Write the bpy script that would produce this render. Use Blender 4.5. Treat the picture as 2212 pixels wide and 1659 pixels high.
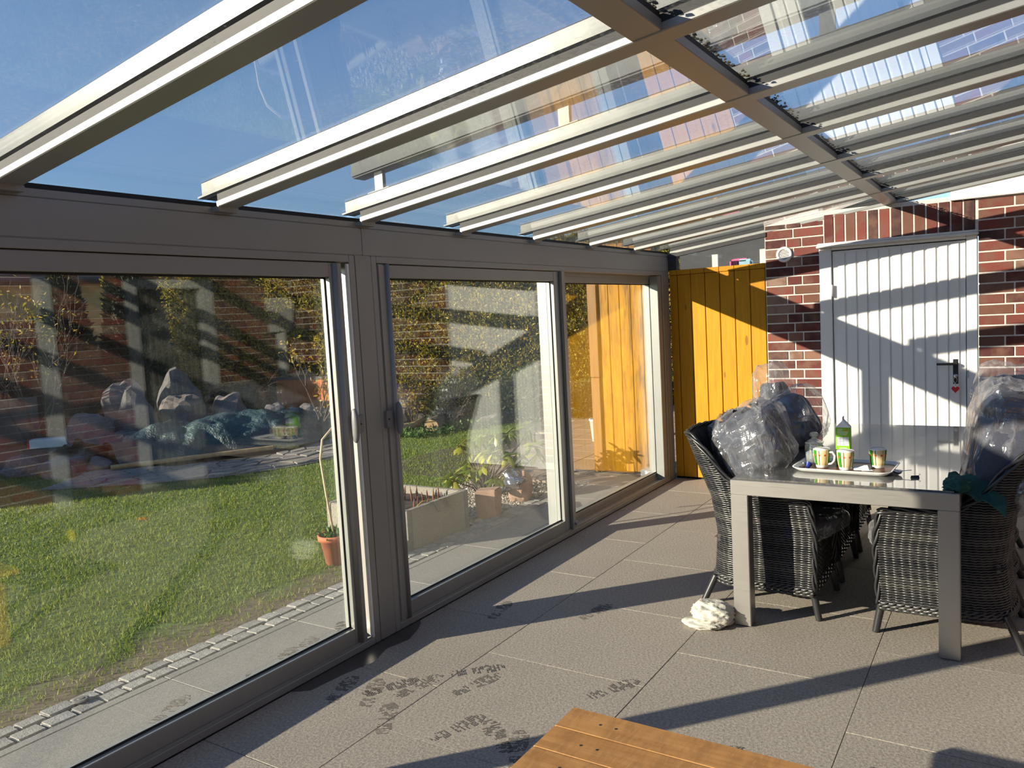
import bpy, bmesh, math, random
import numpy as np
from mathutils import Vector, Matrix, noise
random.seed(7); rng = np.random.default_rng(7)
for o in list(bpy.data.objects): bpy.data.objects.remove(o)
SC = bpy.context.scene; COL = SC.collection
PI = math.pi
# ------------------------------------------------------------------ camera
F, YAW, PITCH, ROLL = 1693.9, 0.572746956, -0.0842196826, 0.0544457944
fw = Vector((math.cos(PITCH)*math.cos(YAW), math.cos(PITCH)*math.sin(YAW), math.sin(PITCH)))
rt = fw.cross(Vector((0, 0, 1))).normalized(); dn = fw.cross(rt)
r2 = math.cos(ROLL)*rt + math.sin(ROLL)*dn; d2 = -math.sin(ROLL)*rt + math.cos(ROLL)*dn
cam = bpy.data.cameras.new('camera'); co = bpy.data.objects.new('camera', cam); COL.objects.link(co)
cam.sensor_width = 36; cam.lens = 36*F/2212; cam.clip_start = .02; cam.clip_end = 300
M = Matrix((( r2.x, -d2.x, -fw.x, 0), (r2.y, -d2.y, -fw.y, 0), (r2.z, -d2.z, -fw.z, 1.64), (0, 0, 0, 1)))
co.matrix_world = M; SC.camera = co
# ------------------------------------------------------------------ light
SUN_AZ = math.atan2(.656, -.755); SUN_EL = math.radians(16.8)
sd = Vector((math.cos(SUN_EL)*math.cos(SUN_AZ), math.cos(SUN_EL)*math.sin(SUN_AZ), math.sin(SUN_EL)))
sl = bpy.data.lights.new('sun', 'SUN'); sl.energy = 12; sl.angle = .009; sl.color = (1, .87, .70)
so = bpy.data.objects.new('sun', sl); COL.objects.link(so); so.location = (0, 0, 20)
so.rotation_euler = sd.to_track_quat('Z', 'Y').to_euler()
W = bpy.data.worlds.new('world'); SC.world = W; W.use_nodes = True
wn = W.node_tree.nodes; wl = W.node_tree.links
sky = wn.new('ShaderNodeTexSky'); sky.sky_type = 'NISHITA'; sky.sun_disc = False
sky.sun_elevation = SUN_EL; sky.sun_rotation = PI/2 - SUN_AZ; sky.altitude = 300; sky.air_density = .8; sky.dust_density = .05; sky.ozone_density = 3.0
wl.new(sky.outputs[0], wn['Background'].inputs[0]); wn['Background'].inputs[1].default_value = .19
SC.view_settings.view_transform = 'Standard'; SC.view_settings.look = 'None'
SC.view_settings.gamma = 1; SC.view_settings.use_curve_mapping = False
SC.view_settings.exposure = 0.18
SC.cycles.transparent_max_bounces = 40; SC.cycles.max_bounces = 10; SC.cycles.transmission_bounces = 10; SC.cycles.glossy_bounces = 4
# ------------------------------------------------------------------ materials
MATS = {}
class NT:
    def __init__(s, name):
        s.m = bpy.data.materials.new(name); s.m.use_nodes = True
        s.t = s.m.node_tree; s.n = s.t.nodes; s.l = s.t.links
        s.b = s.n['Principled BSDF']; s.out = s.n['Material Output']; MATS[name] = s.m
    def N(s, typ, **kw):
        x = s.n.new('ShaderNode'+typ)
        for k, v in kw.items():
            if k.startswith('i_'): x.inputs[int(k[2:]) if k[2:].isdigit() else k[2:].replace('_', ' ')].default_value = v
            else: setattr(x, k, v)
        return x
    def L(s, a, b): s.l.new(a, b)
    def math(s, op, a, b=None, clamp=False):
        x = s.N('Math', operation=op); x.use_clamp = clamp
        for i, v in enumerate((a, b)):
            if v is None: continue
            if isinstance(v, (int, float)): x.inputs[i].default_value = v
            else: s.L(v, x.inputs[i])
        return x.outputs[0]
    def ramp(s, fac, stops, interp='LINEAR'):
        x = s.N('ValToRGB'); x.color_ramp.interpolation = interp; e = x.color_ramp.elements
        while len(e) < len(stops): e.new(0)
        for i, (p, c) in enumerate(stops): e[i].position = p; e[i].color = (*c, 1) if len(c) == 3 else c
        s.L(fac, x.inputs[0]); return x.outputs[0]
    def coord(s, kind='Object'): return s.N('TexCoord').outputs[kind]
    def noise(s, scale, detail=3, rough=.5, vec=None, stretch=None, kind='Object'):
        v = vec or s.coord(kind)
        if stretch:
            mp = s.N('Mapping'); mp.inputs['Scale'].default_value = stretch; s.L(v, mp.inputs[0]); v = mp.outputs[0]
        x = s.N('TexNoise'); x.inputs['Scale'].default_value = scale; x.inputs['Detail'].default_value = detail; x.inputs['Roughness'].default_value = rough
        s.L(v, x.inputs['Vector']); return x.outputs['Fac']
    def mix(s, fac, a, b, blend='MIX'):
        x = s.N('Mix', data_type='RGBA', blend_type=blend)
        for sock, v in ((x.inputs[0], fac), (x.inputs[6], a), (x.inputs[7], b)):
            if isinstance(v, (int, float)): sock.default_value = v
            elif isinstance(v, tuple): sock.default_value = (*v, 1)
            else: s.L(v, sock)
        return x.outputs[2]
    def bump(s, h, strength=.3, dist=.01):
        x = s.N('Bump'); x.inputs['Strength'].default_value = strength; x.inputs['Distance'].default_value = dist
        s.L(h, x.inputs['Height']); s.L(x.outputs[0], s.b.inputs['Normal']); return x.outputs[0]
    def set(s, col=None, rough=None, metal=None, spec=None):
        if col is not None:
            if isinstance(col, tuple): s.b.inputs['Base Color'].default_value = (*col, 1)
            else: s.L(col, s.b.inputs['Base Color'])
        if rough is not None:
            if isinstance(rough, (int, float)): s.b.inputs['Roughness'].default_value = rough
            else: s.L(rough, s.b.inputs['Roughness'])
        if metal is not None: s.b.inputs['Metallic'].default_value = metal
        if spec is not None: s.b.inputs['Specular IOR Level'].default_value = spec
        return s
def hexc(h):
    c = [int(h[i:i+2], 16)/255 for i in (0, 2, 4)]
    return tuple(x/12.92 if x < .04045 else ((x+.055)/1.055)**2.4 for x in c)
def plain(name, col, rough=.5, metal=0, var=.12, scale=20, bump=0, spec=.5):
    m = NT(name); n = m.noise(scale, 4)
    a = tuple(c*(1-var) for c in col); b = tuple(min(1, c*(1+var)) for c in col)
    m.set(m.ramp(n, [(.3, a), (.7, b)]), rough, metal, spec)
    if bump: m.bump(n, bump, .004)
    return m.m
plain('aluminium', (.305, .306, .288), .40, .35, .03, 6)
plain('handle_grey', (.22, .22, .22), .4, .1, .04)
plain('awning_grey', (.085, .095, .095), .7)
plain('aluminium_outer', (.088, .091, .085), .38, .72, .08, 12)
plain('black_rubber', (.012, .012, .013), .6)
plain('black_plastic', (.015, .015, .017), .35)
plain('white_paint', (.78, .78, .77), .4, 0, .02, 5)
plain('white_plastic', (.80, .79, .77), .35, 0, .02)
plain('aged_white', (.40, .40, .39), .5, 0, .08, 8)
plain('white_trim', (.72, .70, .66), .6, 0, .06, 10)
plain('mortar', (.60, .565, .52), .9, 0, .12, 40, .3)
plain('joint_sand', (.10, .085, .07), .95, 0, .35, 30)
plain('chrome', (.6, .6, .6), .2, .9)
plain('red_plastic', (.6, .02, .03), .35)
plain('yellow_plastic', (.75, .55, .02), .4)
plain('orange_plastic', (.75, .15, .03), .4)
plain('pink_paper', (.75, .12, .32), .7); plain('blue_paper', (.35, .55, .68), .7)
plain('terracotta', (.42, .13, .06), .8, 0, .2, 12)
plain('concrete', (.17, .155, .14), .9, 0, .2, 30, .3)
plain('sandstone', (.30, .19, .135), .9, 0, .2, 12, .5)
plain('cane', (.55, .42, .26), .6)
plain('bark', (.10, .07, .045), .9, 0, .4, 25, .6)
plain('twig', (.085, .058, .042), .8, 0, .3, 25)
plain('driftwood', (.36, .23, .11), .8, 0, .25, 15, .3)
plain('sprout', (.17, .05, .028), .7, 0, .6, 30)
plain('dead_leaf', (.40, .27, .05), .6)
plain('paper_white', (.72, .74, .80), .7)
plain('sugar', (.85, .84, .82), .9)
plain('ceramic', (.80, .77, .70), .15)
plain('house_plaster', (.42, .26, .10), .9, 0, .1, 3)
plain('roof_dark', (.035, .033, .035), .7)
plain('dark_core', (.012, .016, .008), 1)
plain('mud', (.125, .108, .09), .95, 0, .3, 60)
plain('wet_floor', (.055, .05, .047), .35)
plain('interior_dark', (.02, .022, .025), .8)
plain('moss', (.05, .038, .014), 1, 0, .5, 80)
plain('pot_soil', (.03, .02, .014), 1)
plain('concrete_wall', (.10, .10, .09), .9, 0, .25, 5)
plain('blind_slat', (.16, .15, .12), .6)
plain('trunk', (.06, .045, .03), .9)

def boards(name, base, dark, knot, weather=0.0, st=(1, 3.5, .22), ks=(5, 7, 2.2)):
    m = NT(name); rnd = m.N('ObjectInfo').outputs['Random']
    vec = m.coord('Object'); add = m.N('VectorMath', operation='ADD'); m.L(vec, add.inputs[0])
    cb = m.N('CombineXYZ'); m.L(m.math('MULTIPLY', rnd, 37.), cb.inputs[0]); m.L(m.math('MULTIPLY', rnd, 11.), cb.inputs[2]); m.L(cb.outputs[0], add.inputs[1]); v = add.outputs[0]
    g = m.noise(14, 6, .65, v, st)
    c = m.ramp(g, [(.3, dark), (.62, base)])
    vo = m.N('TexVoronoi', feature='F1'); mp = m.N('Mapping'); mp.inputs['Scale'].default_value = ks; m.L(v, mp.inputs[0]); m.L(mp.outputs[0], vo.inputs['Vector']); vo.inputs['Scale'].default_value = 1
    k = m.math('LESS_THAN', vo.outputs['Distance'], .10)
    c = m.mix(m.math('MULTIPLY', k, .75), c, knot)
    if weather:
        w = m.noise(4, 5, .7, v, (1, 2.5, .5)); wg = m.noise(13, 5, .7, v, (1, 4, .12))
        wf = m.math('MULTIPLY', m.ramp(w, [(.42, (0, 0, 0)), (.58, (1, 1, 1))]), m.ramp(wg, [(.38, (0, 0, 0)), (.55, (1, 1, 1))]))
        c = m.mix(m.math('MULTIPLY', wf, weather), c, (.085, .045, .018))
    tint = m.mix(m.math('MULTIPLY', rnd, .25), c, dark)
    m.set(tint, .6, 0, .25); m.bump(g, .15, .004)
    return m.m
boards('yellow_boards', (.56, .265, .008), (.44, .185, .005), (.18, .07, .008))
boards('weathered_boards', (.44, .215, .010), (.30, .13, .010), (.12, .05, .006), .9)
boards('bench_wood', (.50, .26, .095), (.36, .165, .05), (.16, .05, .015), .35, (3.5, .22, 1), (9, 3, 5))
boards('fence_wood', (.52, .16, .035), (.38, .10, .02), (.2, .05, .01))
boards('post_wood', (.25, .135, .05), (.18, .09, .03), (.15, .07, .02))
def bricks(name, per):
    m = NT(name)
    rnd = m.N('ObjectInfo').outputs['Random'] if per == 'obj' else m.N('NewGeometry').outputs['Random Per Island']
    base = m.ramp(rnd, [(0, hexc('5a2019')), (.16, hexc('6e342a')), (.3, hexc('7b392c')), (.42, hexc('68402f')), (.52, hexc('4a1d1b')), (.64, hexc('7d5a49')), (.74, hexc('74362b')), (.84, hexc('3f2522')), (.93, hexc('8a7061'))], 'CONSTANT')
    vec = m.coord('Object'); add = m.N('VectorMath', operation='ADD'); m.L(vec, add.inputs[0])
    cb = m.N('CombineXYZ'); m.L(m.math('MULTIPLY', rnd, 53.), cb.inputs[0]); m.L(m.math('MULTIPLY', rnd, 91.), cb.inputs[1]); m.L(cb.outputs[0], add.inputs[1])
    n = m.noise(9, 3, .5, add.outputs[0]); f = m.noise(120, 3, .6)
    c = m.mix(m.ramp(n, [(.44, (0, 0, 0)), (.66, (.85, .85, .85))]), base, hexc('6b4a3c'))
    c = m.mix(.16, c, m.ramp(f, [(.3, (.30, .30, .30)), (.7, (.62, .60, .58))]), 'OVERLAY')
    m.set(c, .75); m.bump(f, .25, .003); return m.m
bricks('brick', 'obj'); bricks('brick_far', 'isl')
def stone(name, stops, scale=6, rough=.85, fine=150, bump=.3, spec=.5, rndmix=.5, grain=.6):
    m = NT(name); rnd = m.N('ObjectInfo').outputs['Random']
    n = m.noise(scale, 4, .55, kind='Object'); f = m.noise(fine, 3, .7)
    s = m.math('ADD', m.math('MULTIPLY', n, 1-rndmix), m.math('MULTIPLY', rnd, rndmix))
    c = m.ramp(s, stops)
    c = m.mix(grain, c, m.ramp(f, [(.3, (.2, .2, .2)), (.7, (.8, .8, .8))]), 'OVERLAY')
    m.set(c, rough, spec=spec); m.bump(f, bump, .004); return m.m
stone('floor_tile', [(.2, (.285, .250, .210)), (.8, (.335, .296, .250))], 2.2, .72, 85, .45, .4, .35, .6)
stone('slab', [(.2, (.195, .182, .165)), (.8, (.24, .225, .205))], 2.5, .8, 160, .3)
stone('granite', [(.2, (.20, .193, .18)), (.8, (.32, .305, .285))], 20, .85, 110, .8)
stone('flagstone', [(.1, (.13, .125, .125)), (.5, (.21, .185, .16)), (.9, (.27, .21, .16))], 6, .85, 60, .5)
stone('boulder', [(.1, (.07, .068, .07)), (.5, (.12, .11, .11)), (.9, (.17, .13, .115))], 5, .9, 40, .8)
stone('pebbles', [(.1, (.20, .17, .14)), (.9, (.5, .45, .38))], 30, .85, 200)
stone('paver', [(.2, (.20, .155, .115)), (.8, (.26, .205, .155))], 4, .85, 90)
stone('soil', [(.2, (.06, .045, .03)), (.8, (.13, .10, .065))], 8, 1, 50, 1)
tm_ = stone('table_stone', [(.3, (.06, .06, .058)), (.7, (.13, .125, .12))], 9, .25, 60, .03, .9, 0); tb_n = tm_.node_tree.nodes['Principled BSDF']; tb_n.inputs['Coat Weight'].default_value = 1; tb_n.inputs['Coat Roughness'].default_value = .04; tb_n.inputs['Coat IOR'].default_value = 1.7
def foliage(name, stops, trans=.35, rough=.6, obj=False):
    m = NT(name); r = m.N('NewGeometry').outputs['Random Per Island'] if not obj else m.N('ObjectInfo').outputs['Random']
    c = m.ramp(r, stops); m.set(c, rough)
    tr = m.N('BsdfTranslucent'); m.L(c, tr.inputs[0]); mx = m.N('MixShader'); mx.inputs[0].default_value = trans
    m.L(m.b.outputs[0], mx.inputs[1]); m.L(tr.outputs[0], mx.inputs[2]); m.L(mx.outputs[0], m.out.inputs[0]); return m.m
foliage('grass_blades', [(0, (.085, .145, .012)), (.5, (.17, .245, .02)), (.9, (.28, .31, .04)), (1, (.42, .36, .12))], .45)
foliage('hedge_leaf', [(0, (.10, .10, .012)), (.5, (.30, .27, .03)), (.9, (.48, .38, .06)), (1, (.50, .24, .06))], .3)
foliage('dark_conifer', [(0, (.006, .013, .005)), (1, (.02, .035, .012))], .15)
foliage('bush_leaf', [(0, (.03, .05, .012)), (.6, (.07, .09, .02)), (1, (.16, .15, .05))], .3)
foliage('yellow_leaf', [(0, (.25, .18, .015)), (.6, (.50, .34, .02)), (1, (.30, .28, .03))], .4)
foliage('silver_leaf', [(0, (.18, .19, .15)), (1, (.38, .38, .32))], .2)
foliage('rhododendron_leaf', [(0, (.075, .11, .012)), (.6, (.18, .20, .02)), (1, (.34, .32, .05))], .25, .35, True)
foliage('ground_cover', [(0, (.03, .08, .012)), (1, (.10, .19, .03))], .3)

def glass(name, f0=.05, haze=0.0, tint=(.97, .985, .98), cond=0):
    m = NT(name); m.n.remove(m.b)
    lw = m.N('LayerWeight'); lw.inputs[0].default_value = .5; fc = lw.outputs['Facing']
    fr = m.math('ADD', m.math('MULTIPLY', m.math('POWER', fc, 5.), 1-f0), f0)
    tr = m.N('BsdfTransparent'); tr.inputs[0].default_value = (*tint, 1)
    gl = m.N('BsdfGlossy'); gl.inputs['Roughness'].default_value = 0; gl.inputs[0].default_value = (1, 1, 1, 1)
    base = tr.outputs[0]
    if cond:
        # condensation: fine drops, patchy film
        v = m.coord('Object')
        patch = m.ramp(m.noise(.9, 4, .6, v, (1, .6, 1)), [(.42, (.0, .0, .0)), (.72, (1, 1, 1))])
        vo = m.N('TexVoronoi'); vo.inputs['Scale'].default_value = 55; m.L(v, vo.inputs['Vector'])
        drops = m.math('LESS_THAN', vo.outputs['Distance'], .22)
        fine = m.ramp(m.noise(70, 2, .5, v), [(.5, (0, 0, 0)), (.7, (1, 1, 1))])
        big = m.ramp(m.noise(22, 3, .6, v), [(.62, (0, 0, 0)), (.72, (1, 1, 1))])
        a = m.math('ADD', m.math('MULTIPLY', m.math('MULTIPLY', fine, patch), .20*cond), m.math('MULTIPLY', m.math('MULTIPLY', drops, big), .22*cond))
        a = m.math('ADD', m.math('ADD', a, m.math('MULTIPLY', patch, .05*cond)), .015*cond, True)
        tl = m.N('BsdfTranslucent'); tl.inputs[0].default_value = (.55, .57, .58, 1)
        df = m.N('BsdfDiffuse'); df.inputs[0].default_value = (.5, .52, .53, 1)
        ad = m.N('MixShader'); ad.inputs[0].default_value = .3; m.L(tl.outputs[0], ad.inputs[1]); m.L(df.outputs[0], ad.inputs[2])
        mx = m.N('MixShader'); m.L(a, mx.inputs[0]); m.L(tr.outputs[0], mx.inputs[1]); m.L(ad.outputs[0], mx.inputs[2]); base = mx.outputs[0]
    elif haze:
        n = m.math('MULTIPLY', m.ramp(m.noise(2.5, 5, .65), [(.4, (0, 0, 0)), (.75, (1, 1, 1))]), haze)
        df = m.N('BsdfDiffuse'); df.inputs[0].default_value = (.7, .7, .7, 1)
        mx = m.N('MixShader'); m.L(n, mx.inputs[0]); m.L(tr.outputs[0], mx.inputs[1]); m.L(df.outputs[0], mx.inputs[2]); base = mx.outputs[0]
    mx = m.N('MixShader'); m.L(fr, mx.inputs[0]); m.L(base, mx.inputs[1]); m.L(gl.outputs[0], mx.inputs[2]); m.L(mx.outputs[0], m.out.inputs[0])
    return m.m
glass('window_glass', .045, .02)
glass('roof_glass', .04, 0, (.93, .95, .95), 1.35)
glass('roof_glass_dirty', .04, 0, (.92, .94, .94), 1.7)
glass('jar_glass', .13, .18, (.90, .92, .92))
def plastic():
    m = NT('clear_plastic'); m.n.remove(m.b)
    v = m.coord('Object')
    n = m.noise(9, 4, .55, v, (1, 1, .6)); n2 = m.noise(30, 3, .6, v, (1, 1, .4))
    bp = m.N('Bump'); bp.inputs['Strength'].default_value = .35; bp.inputs['Distance'].default_value = .03; m.L(m.math('ADD', n, m.math('MULTIPLY', n2, .25)), bp.inputs['Height'])
    tr = m.N('BsdfTransparent'); tr.inputs[0].default_value = (.95, .95, .96, 1)
    gl = m.N('BsdfGlossy'); gl.inputs['Roughness'].default_value = .13; m.L(bp.outputs[0], gl.inputs['Normal'])
    df = m.N('BsdfDiffuse'); df.inputs[0].default_value = (.50, .49, .51, 1); m.L(bp.outputs[0], df.inputs['Normal'])
    lw = m.N('LayerWeight'); lw.inputs[0].default_value = .5
    edge = m.math('POWER', lw.outputs['Facing'], 4.)
    ridge = m.ramp(m.noise(4, 5, .66, v, (1, 1, .45)), [(.475, (0, 0, 0)), (.5, (1, 1, 1)), (.525, (0, 0, 0))])
    ridge2 = m.ramp(m.noise(9, 4, .6, v, (1, 1, .3)), [(.48, (0, 0, 0)), (.5, (.7, .7, .7)), (.52, (0, 0, 0))])
    a = m.math('ADD', m.math('ADD', m.math('MULTIPLY', edge, .22), m.math('MULTIPLY', m.math('ADD', ridge, ridge2, True), .15)), .115, True)
    m1 = m.N('MixShader'); m.L(a, m1.inputs[0]); m.L(tr.outputs[0], m1.inputs[1]); m.L(df.outputs[0], m1.inputs[2])
    g = m.math('ADD', m.math('MULTIPLY', edge, .3), .085, True)
    m2 = m.N('MixShader'); m.L(g, m2.inputs[0]); m.L(m1.outputs[0], m2.inputs[1]); m.L(gl.outputs[0], m2.inputs[2]); m.L(m2.outputs[0], m.out.inputs[0])
plastic()
m = NT('wicker'); n = m.noise(8, 3); r_ = m.N('NewGeometry').outputs['Random Per Island']
m.set(m.ramp(r_, [(0, (.020, .020, .022)), (.6, (.042, .041, .041)), (1, (.07, .066, .062))]), .34, 0, .7)
plain('wicker_black', (.022, .022, .024), .35, 0, .2, 20, 0, .6)
plain('wicker_dark', (.012, .012, .012), .8)
m = NT('cushion_fabric'); n = m.noise(300, 2); m.set(m.ramp(n, [(.3, (.034, .039, .056)), (.7, (.058, .064, .088))]), .9); m.bump(n, .2, .002)
m = NT('brushed_steel'); n = m.noise(30, 3, .6, stretch=(.2, .2, 30)); m.set((.42, .40, .375), m.ramp(n, [(.3, (.34, .34, .34)), (.7, (.46, .46, .46))]), .85)
m = NT('white_towel'); n = m.noise(160, 4, .7); n2 = m.noise(9, 3); m.set(m.mix(m.ramp(n2, [(.5, (0, 0, 0)), (.75, (.6, .6, .6))]), (.50, .48, .42), (.26, .22, .16)), .95); m.bump(n, .8, .004)
m = NT('green_cloth'); n = m.noise(400, 2); m.set(m.ramp(n, [(.3, (.008, .05, .042)), (.7, (.014, .085, .070))]), .9)
m = NT('tarp'); n = m.noise(9, 5, .65); m.set(m.ramp(m.noise(1.5, 3), [(.3, (.010, .022, .032)), (.7, (.035, .075, .075))]), .42, 0, .6); m.bump(n, 1, .06)
m = NT('planter_concrete'); n = m.noise(90, 3, .6); m.set(m.ramp(n, [(.3, (.20, .178, .145)), (.7, (.31, .28, .235))]), .95); m.bump(n, 1, .006)
m = NT('tray_brown'); n = m.noise(5, 5, .6); m.set(m.ramp(n, [(.35, (.05, .018, .010)), (.6, (.16, .06, .03)), (.8, (.35, .2, .12))]), .3)
m = NT('carton_green'); m.set(m.ramp(m.noise(6, 2), [(.3, (.17, .42, .01)), (.7, (.24, .52, .02))]), .35)
m = NT('foil'); m.set((.55, .55, .6), .2, .9); m.bump(m.noise(14, 4), 1, .05)
# mug stripes: vertical bands round the cup, with dots
m = NT('mug_glaze'); sx = m.N('SeparateXYZ'); m.L(m.coord('Object'), sx.inputs[0])
ang = m.math('DIVIDE', m.math('ADD', m.math('ARCTAN2', sx.outputs[1], sx.outputs[0]), PI), 2*PI)
fr = m.math('FRACT', m.math('MULTIPLY', ang, 3.))
cream, gr, bk = (.72, .55, .30), (.03, .24, .02), (.015, .02, .01)
st = m.ramp(fr, [(0, cream), (.22, (.45, .30, .09)), (.27, cream), (.40, gr), (.62, bk), (.66, cream), (.80, bk), (.84, (.66, .6, .5)), (.93, cream)], 'CONSTANT')
f6 = m.math('SUBTRACT', m.math('FRACT', m.math('MULTIPLY', ang, 9.)), .5)
dz = m.math('MULTIPLY', m.math('SUBTRACT', sx.outputs[2], .068), 60.)
dd = m.math('ADD', m.math('MULTIPLY', m.math('MULTIPLY', f6, f6), 3.2), m.math('MULTIPLY', dz, dz))
st = m.mix(m.math('LESS_THAN', dd, .10), st, (.55, .07, .015))
st = m.mix(m.math('GREATER_THAN', sx.outputs[2], .094), st, (.8, .77, .7)); st = m.mix(m.math('LESS_THAN', sx.outputs[2], .016), st, (.8, .77, .7))
m.set(st, .15)

# ------------------------------------------------------------------ mesh helpers
class MB:
    def __init__(s): s.v = []; s.f = []
    def add(s, vs, fs):
        b = len(s.v); s.v += [tuple(x) for x in vs]; s.f += [tuple(i+b for i in f) for f in fs]; return s
    def box(s, x0, x1, y0, y1, z0, z1):
        return s.add([(x0,y0,z0),(x1,y0,z0),(x1,y1,z0),(x0,y1,z0),(x0,y0,z1),(x1,y0,z1),(x1,y1,z1),(x0,y1,z1)],
                     [(0,3,2,1),(4,5,6,7),(0,1,5,4),(1,2,6,5),(2,3,7,6),(3,0,4,7)])
    def hexa(s, p): return s.add(p, [(0,3,2,1),(4,5,6,7),(0,1,5,4),(1,2,6,5),(2,3,7,6),(3,0,4,7)])
    def tube(s, pts, r, n=8, cap=True, flat=1):
        P = [Vector(p) for p in pts]; R = r if isinstance(r, (list, tuple)) else [r]*len(P)
        t0 = (P[1]-P[0]).normalized(); up = Vector((0, 0, 1)) if abs(t0.z) < .9 else Vector((1, 0, 0))
        a = t0.cross(up).normalized(); vs = []
        for i, p in enumerate(P):
            t = (P[min(i+1, len(P)-1)]-P[max(i-1, 0)]).normalized()
            a = (a - t*a.dot(t)).normalized(); b = t.cross(a)
            for k in range(n):
                q = 2*PI*k/n; vs.append(p + a*math.cos(q)*R[i] + b*math.sin(q)*R[i]*flat)
        fs = [(i*n+k, i*n+(k+1) % n, (i+1)*n+(k+1) % n, (i+1)*n+k) for i in range(len(P)-1) for k in range(n)]
        if cap: fs += [tuple(range(n-1, -1, -1)), tuple((len(P)-1)*n+k for k in range(n))]
        return s.add(vs, fs)
    def lathe(s, prof, n=32, c=(0, 0, 0), axis='z'):
        vs = []
        for r, z in prof:
            for k in range(n):
                q = 2*PI*k/n; p = (r*math.cos(q), r*math.sin(q), z)
                if axis == 'x': p = (p[2], p[0], p[1])
                if axis == 'y': p = (p[0], p[2], p[1])
                vs.append((p[0]+c[0], p[1]+c[1], p[2]+c[2]))
        m = len(prof); fs = [(i*n+k, i*n+(k+1) % n, (i+1)*n+(k+1) % n, (i+1)*n+k) for i in range(m-1) for k in range(n)]
        fs += [tuple(range(n-1, -1, -1)), tuple((m-1)*n+k for k in range(n))]
        return s.add(vs, fs)
    def grid(s, fn, nu, nv, cu=False):
        vs = [fn(i/(nu-1 if not cu else nu), j/(nv-1)) for j in range(nv) for i in range(nu)]
        fs = [(j*nu+i, j*nu+(i+1) % nu, (j+1)*nu+(i+1) % nu, (j+1)*nu+i) for j in range(nv-1) for i in range(nu if cu else nu-1)]
        return s.add(vs, fs)
    def mesh(s, name, mat, smooth=False, bevel=0, seg=2):
        me = bpy.data.meshes.new(name); me.from_pydata(s.v, [], s.f)
        bm = bmesh.new(); bm.from_mesh(me)
        if bevel: bmesh.ops.bevel(bm, geom=[e for e in bm.edges if len(e.link_faces) == 2 and e.calc_face_angle(0) > .6], offset=bevel, segments=seg, affect='EDGES', clamp_overlap=True)
        bmesh.ops.recalc_face_normals(bm, faces=bm.faces); bm.to_mesh(me); bm.free()
        if smooth: me.polygons.foreach_set('use_smooth', [True]*len(me.polygons))
        me.materials.append(MATS[mat]); return me
    def build(s, name, mat, parent=None, smooth=False, bevel=0, seg=2, loc=None, rot=None, **kw):
        return link(name, s.mesh(name, mat, smooth, bevel, seg), parent, loc, rot, **kw)
def link(name, me, parent=None, loc=None, rot=None, **kw):
    o = bpy.data.objects.new(name, me); COL.objects.link(o)
    if parent: o.parent = parent
    if loc is not None: o.location = loc
    if rot is not None: o.rotation_euler = rot
    for k, v in kw.items(): o[k] = v
    return o
def struct(name): o = link(name, None); o['kind'] = 'structure'; return o
def thing(name, label, cat, loc=(0, 0, 0), rot=None, group=None):
    o = link(name, None, None, loc, rot); o['label'] = label; o['category'] = cat
    if group: o['group'] = group
    return o
def tag(o, label, cat, group=None):
    o['label'] = label; o['category'] = cat
    if group: o['group'] = group
    return o
def copy_tree(o, parent=None):
    c = o.copy(); COL.objects.link(c)
    if parent: c.parent = parent
    for ch in list(o.children): copy_tree(ch, c)
    return c
def smooth_angle(o, a=.6):
    me = o.data; me.polygons.foreach_set('use_smooth', [True]*len(me.polygons))
    try: me.set_sharp_from_angle(angle=a)
    except Exception: pass
    return o
def cards(name, P, N, L, Wd, mat, parent=None, tmpl='leaf', jitter=.7, **kw):
    """scatter of small leaves at points P growing along N (numpy), one mesh"""
    n = len(P); d = N + rng.normal(0, jitter, (n, 3)); d /= np.linalg.norm(d, axis=1)[:, None]+1e-9
    r = rng.normal(0, 1, (n, 3)); a = np.cross(d, r); a /= np.linalg.norm(a, axis=1)[:, None]+1e-9
    L = (np.full(n, L) if np.isscalar(L) else L)*rng.uniform(.6, 1.3, n); Wd = np.full(n, Wd) if np.isscalar(Wd) else Wd
    L = L[:, None]; Wd = Wd[:, None]
    if tmpl == 'leaf':
        c = np.cross(a, d); V = np.stack([P, P+d*L*.45+a*Wd*.5+c*Wd*.15, P+d*L, P+d*L*.45-a*Wd*.5+c*Wd*.15], 1); F_ = np.array([[0, 1, 2], [0, 2, 3]])
    else:
        V = np.stack([P-a*Wd*.5, P+a*Wd*.5, P+d*L], 1); F_ = np.array([[0, 1, 2]])
    k = V.shape[1]; nf = len(F_)
    faces = (np.arange(n)[:, None, None]*k + F_[None]).reshape(-1)
    me = bpy.data.meshes.new(name); me.vertices.add(n*k); me.vertices.foreach_set('co', V.reshape(-1).astype(np.float32))
    me.loops.add(n*nf*3); me.loops.foreach_set('vertex_index', faces.astype(np.int32))
    me.polygons.add(n*nf); me.polygons.foreach_set('loop_start', np.arange(0, n*nf*3, 3, dtype=np.int32)); me.polygons.foreach_set('loop_total', np.full(n*nf, 3, dtype=np.int32))
    me.update(calc_edges=True); me.materials.append(MATS[mat])
    return link(name, me, parent, **kw)
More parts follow.
